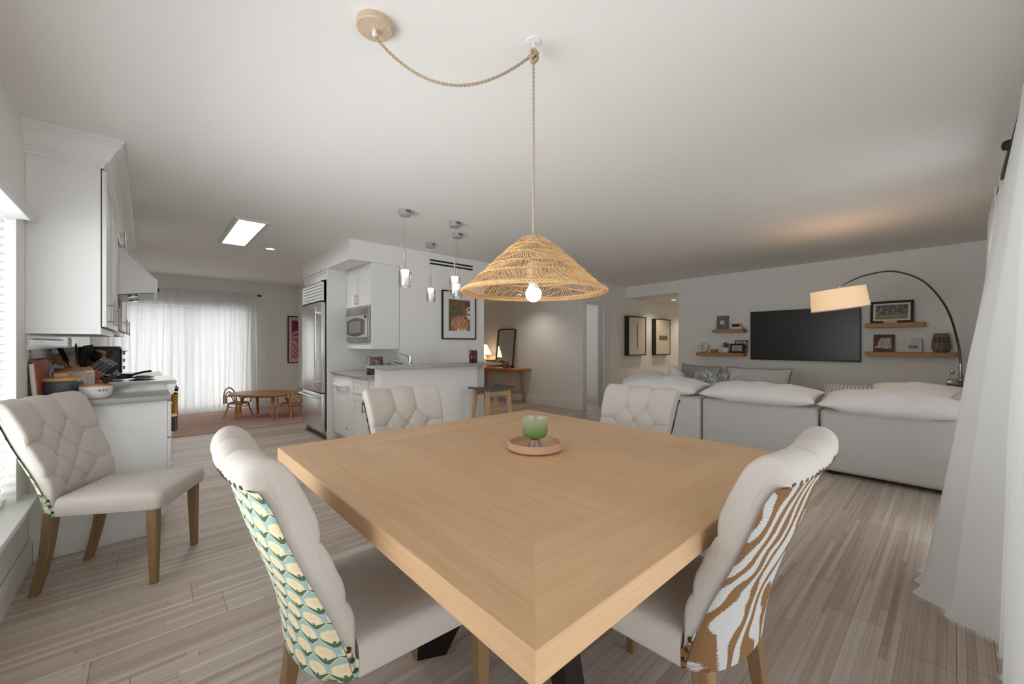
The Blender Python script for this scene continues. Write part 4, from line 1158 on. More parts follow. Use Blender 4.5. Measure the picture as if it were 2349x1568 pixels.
def kid_chair(label, loc, rz):
    t = thing('rattan_kids_chair', label, 'chair', loc, rz, 'rattan chairs at the small table')
    m = M['rattan_k']; r = .011
    b = B(); b.tube([(.135 * math.cos(a), .145 * math.sin(a), .235) for a in [2 * PI * i / 32 for i in range(32)]], r, 8, True)
    b.lathe([(.001, .236), (.128, .234), (.128, .228), (.001, .226)], 28); b.build('seat', m, t)
    for sx in (-1, 1):
        for sy in (-1, 1): B().tube(spline([(sx * .10, sy * .10, .235), (sx * .115, sy * .115, .13), (sx * .155, sy * .145, 0)], 5), [.013] * 10 + [.010], 8).build('leg', m, t)
    for w, h in ((.155, .255), (.115, .185), (.082, .12)):
        B().tube([(-.115 - .03 * math.sin(a) - .02, w * math.cos(a), .235 + h * math.sin(a) ** .9) for a in [PI * i / 20 for i in range(21)]], r if w > .15 else r * .85, 7).build('back_hoop', m, t)
    for sy in (-1, 1): B().tube(spline([(-.14, sy * .15, .36), (-.02, sy * .165, .37), (.10, sy * .15, .365), (.13, sy * .135, .32), (.12, sy * .125, .235)], 6), r, 7).build('arm', m, t)
    for sy in (-1, 1): B().tube(spline([(-.12, sy * .11, .20), (0, sy * .125, .165), (.12, sy * .11, .20)], 5), r * .7, 6).build('brace', m, t)
    return t
k1 = kid_chair('little rattan hoop chair on the curtain side of the small oval table', (kc.x - .33, kc.y + .30, .0125), ka)
dup(k1, (kc.x + .30, kc.y - .37, .0125), ka + PI - .25, 'little rattan hoop chair on the refrigerator side of the small oval table')
def pink_mat():
    m = Mat('pink_wave_print', (200, 150, 160), .5); x, y, z = m.xyz()
    w = m.noise(m.vec(x * 2.2, 0., z * 1.6), 1., 1) - .5
    f = z + (x * 9. + w * 6.).sin() * .085 + w * .22
    base = ((f * 6.6).sin() * .5 + .5)
    line = ((f * 64. + x * 14).sin()).gt(.55) * base.lt(.80)
    c = m.ramp(base, [(.0, (196, 120, 140)), (.55, (176, 92, 118)), (.80, (150, 66, 92)), (.84, (128, 34, 62))])
    c = m.mix(line, c, (226, 178, 190))
    bd = (x.abs().lt(.245)) * ((z).abs().lt(.395)); m.color(m.mix(bd, (214, 188, 184), c)); return m.m
def framed(name, label, loc, W, Hh, art, frame, mat_w=0., matc=None, axis='y', fw_=.018, dep=.025, rotz=0., cat='framed art'):
    """frame hanging on a wall; built facing -y, then turned by rotz"""
    t = thing(name, label, cat, loc, rotz)
    b = B(); w, h = W / 2, Hh / 2
    for a in ((-w, -w + fw_, -h, h), (w - fw_, w, -h, h), (-w + fw_, w - fw_, -h, -h + fw_), (-w + fw_, w - fw_, h - fw_, h)): b.box(a[0], a[1], -dep, -.001, a[2], a[3], .0015, 1)
    b.build('frame', frame, t)
    if mat_w:
        B().box(-w + fw_, w - fw_, -dep + .009, -.002, -h + fw_, h - fw_).build('mat_board', matc, t)
        B().box(-w + fw_ + mat_w, w - fw_ - mat_w, -dep + .006, -dep + .0088, -h + fw_ + mat_w * 1.15, h - fw_ - mat_w * 1.15).build('print', art, t)
    else: B().box(-w + fw_, w - fw_, -dep + .008, -.002, -h + fw_, h - fw_).build('print', art, t)
    return t
framed('framed_print', 'pink wavy print in a thin black frame half hidden by the refrigerator', (2.13 + .32, 9.248, 1.335), .64, .97, pink_mat(), M['blackmetal'])
t = thing('light_switch', 'white light switch on the wall beside the sheer curtain', 'switch', (1.774, 9.249, 1.07))
B().box(-.04, .04, -.006, 0, -.06, .06, .002).build('plate', M['white'], t); B().box(-.016, .016, -.009, -.006, -.032, .032, .001).build('rocker', M['trim'], t)
t = thing('light_switch', 'white switch plate on the wall beside the purple jar', 'switch', (3.34, 4.638, 1.18))
B().box(-.035, .035, -.006, 0, -.06, .06, .002).build('plate', M['white'], t); B().box(-.016, .016, -.009, -.006, -.032, .032, .001).build('rocker', M['trim'], t)

def botanical():
    m = Mat('botanical_print', (90, 80, 60), .5); x, y, z = m.xyz()
    n = m.noise(m.vec(x * 9, 0., z * 9), 1., 4, .7, 2.2); n2 = m.noise(m.vec(x * 26 + z * 9, 3., z * 12), 1., 3, .6, 1.5)
    c = m.ramp(n * .55 + n2 * .45, [(.30, (52, 44, 38)), (.42, (84, 82, 56)), (.50, (120, 112, 76)), (.57, (112, 76, 70)), (.66, (172, 146, 116)), (.75, (70, 60, 48))])
    ob = ((((x - .01) / .15).sq() + ((z + .13) / .12).sq()) + (n - .5) * 2.4).lt(1.)
    oc_ = m.ramp(n2, [(.35, (140, 88, 62)), (.5, (192, 136, 100)), (.65, (206, 164, 124))])
    c = m.mix(ob, c, oc_)
    rd = ((((x - .12) / .09).sq() + ((z - .19) / .14).sq()) + (n - .5) * 3.).lt(1.)
    c = m.mix(rd * .8, c, m.ramp(n2, [(.4, (84, 48, 50)), (.6, (150, 100, 98))]))
    fl_ = m.noise(m.vec(x * 30, 9., z * 30), 1., 1)
    for (a, b_, ra, rb) in ((.03, -.235, .10, .06), (-.10, -.255, .05, .035), (.15, .035, .05, .09)):
        wv = ((((x - a) / ra).sq() + ((z - b_) / rb).sq()) + (n - .5) * 3.).lt(1.) * fl_.gt(.46)
        c = m.mix(wv, c, (226, 218, 208))
    m.color(c); return m.m
matw = Mat('mat_white', (226, 227, 230), .7).m
framed('framed_print', 'large black framed print of orange and white flowers above the bar', (3.205, 4.639, 1.635), .565, .665, botanical(), M['blackmetal'], .088, matw, fw_=.016, dep=.028)
def paper(kind):
    m = Mat('ink_paper_' + kind, (216, 206, 190), .7); x, y, z = m.xyz()
    n = m.noise(m.vec(x * 60, 0., z * 60), 1., 1) - .5
    if kind == 'line':
        s = (x + .0 + n * .006).abs().lt(.022) * z.abs().lt(.27)
        h = ((z * 3.1).fr()).lt(.008) * x.abs().lt(.2)
        c = m.mix(h * .35, (216, 207, 192), (150, 140, 126)); m.color(m.mix(s, c, (78, 74, 70)))
    else:
        s = ((x - .02).abs().lt(.20 + 0.)) * ((z + .02 + n * .008).abs().lt(.055)); m.color(m.mix(s, (216, 207, 192), (112, 106, 100)))
    return m.m
dkf = Mat('dark_walnut_frame', (44, 36, 30), .5).m
framed('framed_print', 'framed paper with one tall dark ink line in the hall', (7.73, 4.639, 1.415), .70, .83, paper('line'), dkf, fw_=.02, dep=.10)
framed('framed_print', 'framed paper with one short grey ink block in the hall', (8.85, 4.639, 1.405), .70, .83, paper('block'), dkf, fw_=.02, dep=.10)

# ------------------------------------------------------------------ desk room
t = thing('console_desk', 'light wooden desk with splayed legs against the wall beyond the bar', 'desk', (5.77, 6.82, 0))
B().box(-.24, .208, -.84, .84, .708, .732, .003).build('top', M['deskwood'], t)
B().box(-.17, .16, -.62, .62, .63, .707).build('apron', M['deskwood'], t)
for sy in (-1, 1):
    for x0, x1 in ((-.17, -.205), (.13, .175)): B().tube([(x0, sy * .58, .707), (x1, sy * .64, 0)], [.030, .026], 4).build('leg', M['deskwood'], t)
    B().box(-.18, .14, sy * .625 - .012, sy * .625 + .012, .20, .25).build('stretcher', M['deskwood'], t)
B().box(-.02, .02, -.61, .61, .20, .24).build('stretcher', M['deskwood'], t)
def rrect(w, h, r, n=6):
    p = []
    for cx_, cy_, a0 in ((w - r, h - r, 0), (-w + r, h - r, 90), (-w + r, -h + r, 180), (w - r, -h + r, 270)):
        for i in range(n + 1): a = R(a0 + 90 * i / n); p.append((cx_ + r * math.cos(a), cy_ + r * math.sin(a)))
    return p
t = thing('leaning_mirror', 'tall round cornered dark framed mirror leaning on the desk', 'mirror', (5.86, 6.73, .735)); t.rotation_euler.y = R(6.5)
w, h = .295, .425
b = B(); oc2 = rrect(w, h, .07); ic2 = rrect(w - .022, h - .022, .052)
rr = [b.ring([(x, p[0], p[1] + h) for p in pp]) for pp, x in ((oc2, .012), (oc2, -.022), (ic2, -.022), (ic2, .012))]
for i in range(3): b.bridge(rr[i], rr[i + 1])
b.build('frame', Mat('brown_frame', (66, 48, 40), .5).m, t)
b = B(); b.prism(rrect(w - .02, h - .02, .05), -.008, .008, lambda y, z, x: (x, y, z + h)); b.build('glass', metal('mirror_glass', (228, 230, 230), .02), t)
t = thing('table_lamp', 'lit table lamp with a cone shade at the far end of the desk', 'lamp', (5.72, 7.24, .733))
B().lathe([(.07, 0), (.07, .015), (.02, .03), (.05, .10), (.06, .16), (.03, .22), (.012, .25), (.012, .29), (.001, .29)], 24).build('base', M['ceramic'], t)
sh = Mat('lit_lamp_shade', (240, 226, 200), .8, emit=(255, 226, 178), es=1.3)
B().lathe([(.16, .27), (.05, .50), (.047, .50), (.157, .27)], 32, capb=False, capt=False).build('lamp_shade', sh.m, t)
B().lathe([(.001, .30), (.025, .32), (.03, .35), (.015, .38), (.001, .385)], 16).build('bulb', glow('lamp_bulb', (255, 220, 170), 30.), t)
t = thing('keepsake_box', 'small orange wooden box on the desk under the lamp', 'box', (5.70, 6.98, .733))
B().box(-.07, .07, -.10, .10, .001, .13, .004).build('body', M['honey'], t); B().box(-.075, .075, -.105, .105, .13, .16, .004).build('lid', M['honey'], t)
t = thing('decor_tray', 'shallow brown tray of small objects before the mirror', 'tray', (5.66, 6.36, .733))
B().lathe([(.11, 0), (.125, .03), (.12, .03), (.105, .008), (.001, .008)], 32, capt=False).build('body', Mat('bronze_tray', (126, 104, 84), .5).m, t)
t = thing('deer_figurine', 'tiny dark antlered figurine standing in the brown tray', 'figurine', (5.66, 6.40, .742))
b = B(); b.tube(spline([(0, .03, .05), (0, .0, .055), (0, -.03, .05), (0, -.045, .08), (0, -.055, .10)], 5), [.014] * 16 + [.009] * 5, 8)
for x, y in ((-.008, .025), (.008, .025), (-.008, -.025), (.008, -.025)): b.tube([(x, y, .05), (x, y, 0)], .004, 6)
for s in (-1, 1): b.tube(spline([(0, -.055, .10), (s * .015, -.05, .13), (s * .03, -.06, .15)], 4), .003, 5)
b.build('body', M['black'], t)
t = thing('dark_bowl', 'small dark bowl stacked at the tray edge near the mirror foot', 'bowl', (5.68, 6.27, .7415))
B().lathe([(.03, .0), (.05, .025), (.055, .045), (.05, .045), (.03, .01), (.001, .008)], 24, capt=False).build('body', M['black'], t)
t = thing('floor_bottle', 'small pale bottle with a dark cap on the floor under the desk', 'bottle', (5.86, 7.13, 0))
B().lathe([(.04, 0), (.045, .02), (.045, .14), (.018, .19), (.018, .22), (.001, .22)], 20).build('body', M['ceramic'], t)
B().lathe([(.021, .205), (.021, .25), (.001, .25)], 16).build('cap', M['black'], t)
t = thing('floor_basket', 'low brown basket on the floor beneath the desk', 'basket', (5.6, 7.36, 0))
B().lathe([(.13, 0), (.16, .14), (.15, .14), (.12, .015), (.001, .01)], 28, capt=False).build('body', M['rattan_k'], t)
# glimpse through the door
t = thing('drying_rack', 'slim brown wooden rack seen through the open doorway', 'rack', (6.58, 6.35, 0))
for sx in (-1, 1): B().tube([(.24 * sx, 0, .85), (-.24 * sx, 0, .02)], .013, 6).build('leg', Mat('rack_wood', (104, 82, 62), .5).m, t)
b = B()
for z in (.35, .5, .86): b.tube([(-.25, -.25, z), (-.25, .25, z)], .006, 6).tube([(.25, -.25, z), (.25, .25, z)], .006, 6)
b.build('rails', M['blackmetal'], t)
t = thing('wall_radiator', 'flat grey panel on the white wall seen through the doorway', 'panel', (6.52, 6.99, 1.0))
B().box(-.20, .05, -.05, 0, 0, .68, .01).build('body', paint('panel_grey', (170, 170, 168), .5), t)

# ------------------------------------------------------------------ living area
SX = 4.77
def sofa_module(label, y0, y1, ret=0):
    t = thing('sofa_module', label, 'sofa', (SX, (y0 + y1) / 2, 0), 0, 'white sectional sofa units'); W = (y1 - y0) / 2 - .004
    def soft(b, x0, x1, ya, yb, z0, z1, r):
        b.box(x0, x1, ya, yb, z0, z1, r, 4); return b
    b = soft(B(), 0, .24, -W, W, .035, .615, .045)
    b.build('back', M['sofa'], t)
    soft(B(), .20, 1.02, -W, W, .035, .30, .04).build('base', M['sofa'], t)
    B().pillow(.40, W - .01, .085, Matrix.Translation((.64, 0, .375)), 16, .0, pw=6).build('seat_cushion', M['sofa'], t)
    if ret:
        s = -1 if ret < 0 else 1
        soft(B(), .22, 1.02, s * W - (.22 if s > 0 else 0), s * W + (.22 if s < 0 else 0), .035, .60, .045).build('side_back', M['sofa'], t)
    b = B()
    for y in (-W + .1, W - .1):
        for x in (.08, .92): b.tube([(x, y, .002), (x, y, .04)], .03, 10)
    b.build('feet', M['black'], t)
    return t
sofa_module('white slipcovered sofa unit nearest the white drapes', -.06, .875, -1)
sofa_module('middle white slipcovered sofa unit behind the zebra chair back', .885, 1.985)
sofa_module('farthest white slipcovered sofa unit toward the hall doorway', 1.995, 3.07, 1)
def cushion(name, label, a, b_, th, loc, rot, mat, seed, piping=None, wr=.02, group=None, pinch=.07, n=22):
    t = thing(name, label, 'cushion', loc, 0, group); t.rotation_euler = rot
    c = B().pillow(a, b_, th, None, n, pinch, seed, wr).build('cover', mat, t, ang=80)
    if piping:
        pts = []
        for k in range(64):
            f = (k / 16) % 1; e = k // 16; v = 2 * f - 1; ux = math.sin(v * PI / 2) * .5 + v * .5
            if e == 0: x, y = ux, -1
            elif e == 1: x, y = 1, ux
            elif e == 2: x, y = -ux, 1
            else: x, y = -1, -ux
            pts.append((a * x * (1 - pinch * (1 - y * y) * x * x), b_ * y * (1 - pinch * (1 - x * x) * y * y), 0))
        B().tube(pts, .005, 6, True).build('piping', piping, t)
    return t
G = 'white back cushions lying on the sofa'
# long axis local x along world y
cushion('back_cushion', 'wide wrinkled white cushion on the sofa back nearest the drapes', .475, .25, .105, (SX + .14, .405, .70), (R(-8), 0, R(90)), M['pillow_white'], 1, None, .035, G, .05)
cushion('back_cushion', 'long plump white cushion on the middle sofa back', .545, .25, .105, (SX + .14, 1.435, .705), (R(-8), R(0), R(90)), M['pillow_white'], 2, None, .02, G, .05)
cushion('back_cushion', 'white cushion on the farthest sofa back behind a dining chair', .50, .25, .11, (SX + .14, 2.52, .715), (R(-8), R(-1), R(90)), M['pillow_white'], 3, None, .025, G, .05)
cushion('back_cushion', 'white cushion propped on the far sofa end beside the doorway', .40, .22, .11, (SX + .66, 3.02, .715), (R(8), R(-6), R(4)), M['pillow_white'], 4, None, .02, G, .05)
cushion('back_cushion', 'smaller upright white cushion peeking above the far sofa end', .27, .20, .10, (SX + 1.14, 2.80, .72), (R(58), R(10), R(25)), M['pillow_white'], 5, None, .015, G, .05)
cushion('back_cushion', 'white cushion set behind the wrinkled one nearest the drapes', .34, .22, .11, (SX + .66, .24, .72), (R(-26), 0, R(90)), M['pillow_white'], 6, None, .02, G, .05)
cushion('back_cushion', 'slouched white cushion on the sofa end tucked against the drapes', .30, .12, .10, (SX + .62, -.08, .70), (R(-6), R(4), R(2)), M['sofa'], 7, None, .02, G, .05)
cushion('throw_pillow', 'long pale grey pillow with dark piping below the television', .40, .23, .10, (6.32, 1.86, .68), (R(-74), R(0), R(94)), M['pillow_pale'], 8, M['piping_dark'], .015)
cushion('throw_pillow', 'darker grey pillow with piping on the wooden armchair', .30, .25, .08, (6.50, 2.735, .66), (R(-72), R(-3), R(94)), M['pillow_grey'], 9, M['piping_dark'], .012)
def pat_mat():
    m = Mat('striped_dash_cloth', (222, 220, 214), .9); x, y, z = m.xyz()
    st = ((x * 190.).sin()).gt(.1) * y.lt(.06); n = m.noise(m.vec(x * 16, y * 30, 0.), 1., 1)
    c = m.mix(st * .5, (222, 220, 215), (120, 120, 120)); c = m.mix(n.gt(.64) * y.gt(.06), c, (70, 70, 72)); m.color(c); return m.m
cushion('throw_pillow', 'white and grey dashed pattern pillow peeking over the sofa back', .24, .2, .075, (SX + 1.0, .80, .645), (R(-38), 0, R(90)), pat_mat(), 10, None, .01)
# armchair with the grey pillow, low bench with the pale pillow
t = thing('wooden_armchair', 'wooden framed chair holding the darker grey pillow', 'armchair', (6.62, 2.885, 0))
for sy in (-1, 1):
    B().box(.16, .20, sy * .27 - .02, sy * .27 + .02, .0, .80, .006).build('rear_leg', M['honeyz'], t)
    B().box(-.42, -.38, sy * .27 - .02, sy * .27 + .02, .0, .56, .006).build('front_leg', M['honeyz'], t)
    B().box(-.44, .20, sy * .27 - .03, sy * .27 + .03, .56, .585, .006).build('arm', M['honeyz'], t)
B().box(.16, .19, -.25, .25, .68, .78, .006).build('top_rail', M['honeyz'], t); B().box(-.40, .18, -.25, .25, .28, .33, .006).build('seat_frame', M['honeyz'], t)
B().box(-.40, .14, -.24, .24, .33, .44, .03, 3).build('seat_cushion', M['pillow_grey'], t)
t = thing('low_sofa', 'low pale seat along the television wall behind the sofa', 'sofa', (6.62, 1.80, 0))
B().box(-.45, .30, -.62, .62, .10, .30, .03, 3).build('base', M['pillow_pale'], t); B().box(-.45, .18, -.60, .60, .30, .45, .05, 3).build('seat_cushion', M['pillow_pale'], t)
B().box(.16, .34, -.62, .62, .30, .60, .04, 3).build('back', M['pillow_pale'], t)
b = B()
for x in (-.38, .24):
    for y in (-.54, .54): b.tube([(x, y, 0), (x, y, .11)], .02, 8)
b.build('feet', M['honeyz'], t)
def throw_mat():
    m = Mat('fringed_throw', (170, 184, 194), .9); x, y, z = m.xyz(); n = m.noise(m.vec(x * 30, y * 30, z * 30), 1., 2)
    m.color(m.ramp(n, [(.4, (110, 126, 140)), (.6, (214, 216, 214))])); return m.m
t = thing('throw_blanket', 'blue and white fringed throw bunched on the far sofa seat', 'blanket', (SX + .82, 2.25, .46))
b = B(); b.grid(lambda u, v: ((u - .5) * .5, (v - .5) * .56, .02 + .36 * math.sin(PI * min(max(u, .02), .98)) ** .6 * math.sin(PI * min(max(v, .02), .98)) ** .5 + .035 * noise.noise(Vector((u * 9, v * 9, 1)))), 26, 26); b.build('cloth', throw_mat(), t)
b = B()
for k in range(22):
    u = k / 21; b.tube([((u - .5) * .3, -.10 + .22 * math.sin(k), .33 + .03 * math.sin(k * 2.)), ((u - .5) * .34, -.13 + .24 * math.sin(k), .40 + .02 * math.sin(k * 3.1))], .004, 4)
b.build('fringe', M['pillow_white'], t)

# television and floating shelves
def wl(y, off=0.): return (tvx(y) - off, y)
y_ = (2.23 + .865) / 2
t = thing('television', 'large flat black television on the living room wall', 'television', (*wl(y_), 1.375), TVR)
def tv_mat():
    m = Mat('dark_screen', (34, 34, 35), .28, spec=.5); return m.m
W, h = 1.375 / 2, .385
b = B(); b.box(-.055, -.03, -W, W, -h, h, .004); b.box(-.057, -.053, -W, W, -h, -h + .02, .001).box(-.0565, -.053, -W, W, h - .008, h, .001); b.build('bezel', M['black'], t)
B().box(-.0575, -.055, -W + .008, W - .008, -h + .02, h - .008).build('screen', tv_mat(), t)
B().box(-.031, -.001, -.25, .25, -.2, .2).build('wall_mount', M['blackmetal'], t)
def shelf(label, ya, yb, z0, z1):
    y = (ya + yb) / 2; W = abs(yb - ya) / 2
    t = thing('floating_shelf', label, 'shelf', (*wl(y), z0), TVR); B().box(-.16, -.0005, -W, W, 0, z1 - z0, .003, 1).build('board', M['shelfwood'], t)
# front faces sit 16 cm off the wall, so the y ranges are measured there
SH = .058
shelf('upper wooden shelf between the hall doorway and the television', 2.80, 2.30, 1.43, 1.488)
shelf('lower wooden shelf between the hall doorway and the television', 3.08, 2.30, 1.035, 1.093)
shelf('upper wooden shelf under the arc of the floor lamp', .80, .245, 1.452, 1.51)
shelf('lower wooden shelf under the arc of the floor lamp', .80, -.02, 1.076, 1.134)
def lean(name, label, cat, y, z, W, h, th, mat, off=.07, tilt=9, body=None):
    """flat thing leaning back on the wall, standing on a shelf"""
    t = thing(name, label, cat, (*wl(y, off), z + .0015), TVR); t.rotation_euler.y = R(tilt)
    B().box(0, th, -W / 2, W / 2, 0, h, .0015, 1).build('cover' if cat == 'book' else 'backing', body or mat, t)
    B().box(-.0012, .0002, -W / 2 + .001, W / 2 - .001, .001, h - .001).build('front', mat, t)
    return t
def speck(c0, c1, sc_):
    m = Mat('print_' + str(sc_), c0, .5); x, y, z = m.xyz(); n = m.noise(m.vec(x * 4, y * sc_, z * sc_), 1., 4, .7)
    m.color(m.ramp(n, [(.36, c0), (.62, c1)])); return m.m
t = lean('photo_book', 'grey speckled book with a white square on its cover', 'book', 2.68, 1.488, .185, .235, .02, speck((56, 58, 58), (150, 150, 148), 60))
B().box(-.0022, -.0008, -.034, .034, .09, .155).build('label_square', M['ceramic'], t)
def flatbook(label, y, z, W, D, th, mat, pg=True):
    t = thing('book', label, 'book', (*wl(y, .085), z + .001), TVR, 'books lying on the upper shelf')
    b = B(); b.box(-D / 2, D / 2, -W / 2, W / 2, 0, .003).box(-D / 2, D / 2, -W / 2, W / 2, th - .003, th).box(-D / 2 - .001, -D / 2 + .003, -W / 2, W / 2, 0, th); b.build('cover', mat, t)
    B().box(-D / 2 + .003, D / 2 - .004, -W / 2 + .003, W / 2 - .003, .003, th - .003).build('pages', M['ceramic'], t); return t
flatbook('white book lying flat at the bottom of the small shelf pile', 2.41, 1.488, .15, .12, .036, Mat('white_cover', (214, 212, 206), .5).m)
t = flatbook('dark red and black book lying on top of the small shelf pile', 2.43, 1.525, .115, .11, .045, speck((26, 20, 20), (104, 40, 44), 34))
t = thing('ring_sculpture', 'cream rounded ring shaped sculpture at the shelf end near the doorway', 'sculpture', (*wl(2.99, .085), 1.0945), TVR)
b = B(); pts = []
for i in range(40):
    a = 2 * PI * i / 40; pts.append((0, .062 * math.cos(a) * (1 + .1 * math.sin(a)), .088 + .062 * math.sin(a) + .004 * math.cos(2 * a)))
b.tube(pts, .027, 14, True, squash=1.05); b.build('body', M['ceramic'], t)
t = thing('wooden_bowl', 'small brown wooden bowl between the ring sculpture and the plant', 'bowl', (*wl(2.80, .09), 1.0945), TVR)
B().lathe([(.045, 0), (.056, .015), (.058, .04), (.052, .058), (.046, .058), (.05, .04), (.04, .012), (.001, .01)], 32, capt=False).build('body', M['honey'], t)
t = thing('potted_plant', 'small green plant in a round white vase on the shelf', 'plant', (*wl(2.605, .09), 1.0945), TVR)
B().lathe([(.03, 0), (.048, .02), (.052, .045), (.045, .072), (.026, .085), (.024, .09), (.02, .088), (.02, .06), (.001, .055)], 32, capt=False).build('vase', M['white'], t)
b = B(); b2 = B()
for k in range(26):
    a = k * 2.4; r = .018 + .05 * ((k * 37) % 10) / 10; h_ = .10 + .07 * ((k * 53) % 10) / 10
    p = Vector((r * math.cos(a) * .7, r * math.sin(a), h_)); b2.tube([(0, 0, .06), p * .6 + Vector((0, 0, .04)), p], .0015, 4)
    d = Vector((math.cos(a), math.sin(a), .5)).normalized(); m4 = Matrix.Translation(p) @ d.to_track_quat('X', 'Z').to_matrix().to_4x4(); b.pillow(.02, .011, .002, m4, 6, 0)
b.build('foliage', Mat('olive_leaf', (98, 112, 66), .6).m, t); b2.build('stems', Mat('stem', (110, 96, 60), .6).m, t)
def mag_mat():
    m = Mat('magazine_cover', (90, 84, 86), .4); x, y, z = m.xyz(); n = m.noise(m.vec(x * 3, y * 26, z * 26), 1., 3)
    m.color(m.ramp(n, [(.4, (74, 66, 72)), (.6, (150, 142, 144))])); return m.m
t = lean('magazine', 'magazine with big white capitals behind the small black frame', 'magazine', 2.385, 1.093, .20, .215, .006, mag_mat(), .055, 8)
t2 = text_mesh('title_lettering', 'VIVA', .085, Mat('title_white', (232, 226, 224), .6).m, t, Matrix.Translation((-.002, 0, .165)) @ Matrix.Rotation(R(-90), 4, 'Z') @ Matrix.Rotation(R(90), 4, 'X') @ Matrix.Diagonal((.88, 1, 1, 1)))
def mini_frame(label, y, z, W, h, fw_, art, frame, off, tilt=9):
    t = thing('framed_photo', label, 'framed photo', (*wl(y, off), z + .0015), TVR); t.rotation_euler.y = R(tilt)
    b = B()
    for a in ((-W / 2, -W / 2 + fw_, 0, h), (W / 2 - fw_, W / 2, 0, h), (-W / 2 + fw_, W / 2 - fw_, 0, fw_), (-W / 2 + fw_, W / 2 - fw_, h - fw_, h)): b.box(-.016, .002, *a, .001, 1)
    b.build('frame', frame, t); return t
t = mini_frame('small black frame with a grey landscape photo beside the television', 2.425, 1.093, .215, .15, .026, None, M['black'], .10)
B().box(-.006, .0, -.0865, .0865, .026, .124).build('print', speck((110, 112, 114), (206, 206, 206), 30), t)
t = mini_frame('wide black frame with a forest photo on the upper lamp side shelf', .555, 1.51, .415, .29, .028, None, M['black'], .07, 8)
B().box(-.006, 0, -.18, .18, .028, .262).build('mat_board', matw, t)
def forest():
    m = Mat('forest_photo', (120, 116, 100), .5); x, y, z = m.xyz(); n = m.noise(m.vec(0., y * 34, z * 34), 1., 4, .7); g_ = m.noise(m.vec(0., y * 6, z * 40), 1., 2)
    up = m.ramp(n, [(.36, (58, 56, 48)), (.5, (112, 108, 94)), (.66, (190, 186, 172))]); lo = m.ramp(g_, [(.35, (120, 116, 96)), (.65, (178, 160, 124))])
    m.color(m.mix(z.lt(.115), up, lo)); return m.m
B().box(-.0075, -.006, -.155, .155, .052, .238).build('print', forest(), t)
o = thing('name_plate', 'short pale wooden block before the forest photo frame', 'block', (*wl(.56, .135), 1.5105), TVR); B().box(-.012, .012, -.065, .065, 0, .030, .003).build('block', M['beech'], o)
t = lean('photo_book', 'dark brown cover book with white script lettering on the lower lamp side shelf', 'book', .63, 1.134, .205, .23, .022, speck((70, 44, 30), (104, 70, 50), 8), .075)
B().prism([(-.04, .04), (.05, .05), (.085, .06), (.06, .10), (.045, .16), (.02, .19), (-.06, .185), (-.075, .17), (-.07, .05)], -.0024, -.0014, lambda y, z, x: (x, y, z)).build('cover_figure', speck((120, 104, 96), (214, 206, 200), 40), t)
text_mesh('title_lettering', 'Peter Lindbergh', .026, Mat('script_white', (236, 232, 226), .6).m, t, Matrix.Translation((-.003, 0, .062)) @ Matrix.Rotation(R(-90), 4, 'Z') @ Matrix.Rotation(R(90), 4, 'X'))
t = lean('photo_book', 'pale grey and cream book with a small landscape picture on its cover', 'book', .355, 1.134, .16, .18, .02, Mat('pale_cover', (196, 200, 202), .5).m, .075)
B().box(-.0022, -.0012, .022, .079, .001, .179).build('cream_strip', Mat('cream_strip', (220, 208, 192), .5).m, t)
B().box(-.0032, -.0022, -.045, .04, .045, .14).build('cover_picture', (lambda m: m.color(m.mix(m.xyz()[2].lt(.088), (200, 204, 206), (128, 134, 138))).m)(Mat('sea_picture', (150, 150, 150), .5)), t)
t = thing('carved_vase', 'carved grey brown vase with dark bands on the lower lamp side shelf', 'vase', (*wl(.112, .085), 1.1345), TVR)
def vase_mat():
    m = Mat('carved_clay', (128, 114, 104), .8); x, y, z = m.xyz(); n = m.noise(m.vec(x * 40, y * 40, z * 10), 1., 3)
    a = m.node('Math'); a.operation = 'ARCTAN2'; m.link(y, a.inputs[0]); m.link(x, a.inputs[1]); th = X(m.nt, a.outputs[0])
    band = z.gt(.118) * z.lt(.185); ck = ((th * 14.).sin() * ((z * 240.).sin())).gt(.05)
    fl = ((th * 14.).sin()).lt(-.6) * z.lt(.185)
    c = m.ramp(n, [(.35, (104, 92, 84)), (.65, (150, 136, 124))]); c = m.mix((band * ck * .85 + fl * .3).mn(1.), c, (48, 42, 42)); m.color(c); m.bump(n, .6, .004); return m.m
B().lathe([(.048, 0), (.066, .015), (.081, .05), (.083, .085), (.076, .14), (.066, .20), (.062, .232), (.057, .232), (.06, .2), (.06, .03), (.001, .02)], 56, flute=(14, .012), capt=False).build('body', vase_mat(), t)

# arc floor lamp
t = thing('arc_floor_lamp', 'tall arc floor lamp with a lit drum shade curving over the sofa', 'floor lamp', (6.905, -.045, 0))
def al(p): return (p[0] - 6.905, p[1] + .045, p[2])
B().lathe([(.16, 0), (.16, .03), (.15, .04), (.001, .04)], 36).build('base', M['bronze'], t)
B().tube([(0, 0, .035), (0, 0, .80)], .021, 14).build('pole', M['steel_v'], t)
b = B(); b.lathe([(.021, 0), (.030, .006), (.034, .02), (.030, .034), (.02, .04), (.02, .055), (.026, .06), (.026, .08), (.016, .09), (.016, .21), (.001, .21)], 20, (0, 0, .80)); b.tube([(0, 0, .95), (.04, .02, .965)], .006, 7); b.build('collar', M['chrome'], t)
arc = spline([al(p) for p in ((6.905, -.045, .98), (6.903, -.042, 1.08), (6.871, -.02, 1.28), (6.731, .04, 1.576), (6.555, .132, 1.792), (6.268, .257, 1.947), (5.918, .44, 2.015), (5.577, .613, 1.96), (5.313, .718, 1.876), (5.19, .79, 1.80))], 8)
B().tube(arc, [.0125 - .006 * i / (len(arc) - 1) for i in range(len(arc))], 10).build('arm', M['bronze'], t)
shd = thing('tmp', '', '', (0, 0, 0)); bpy.data.objects.remove(shd)
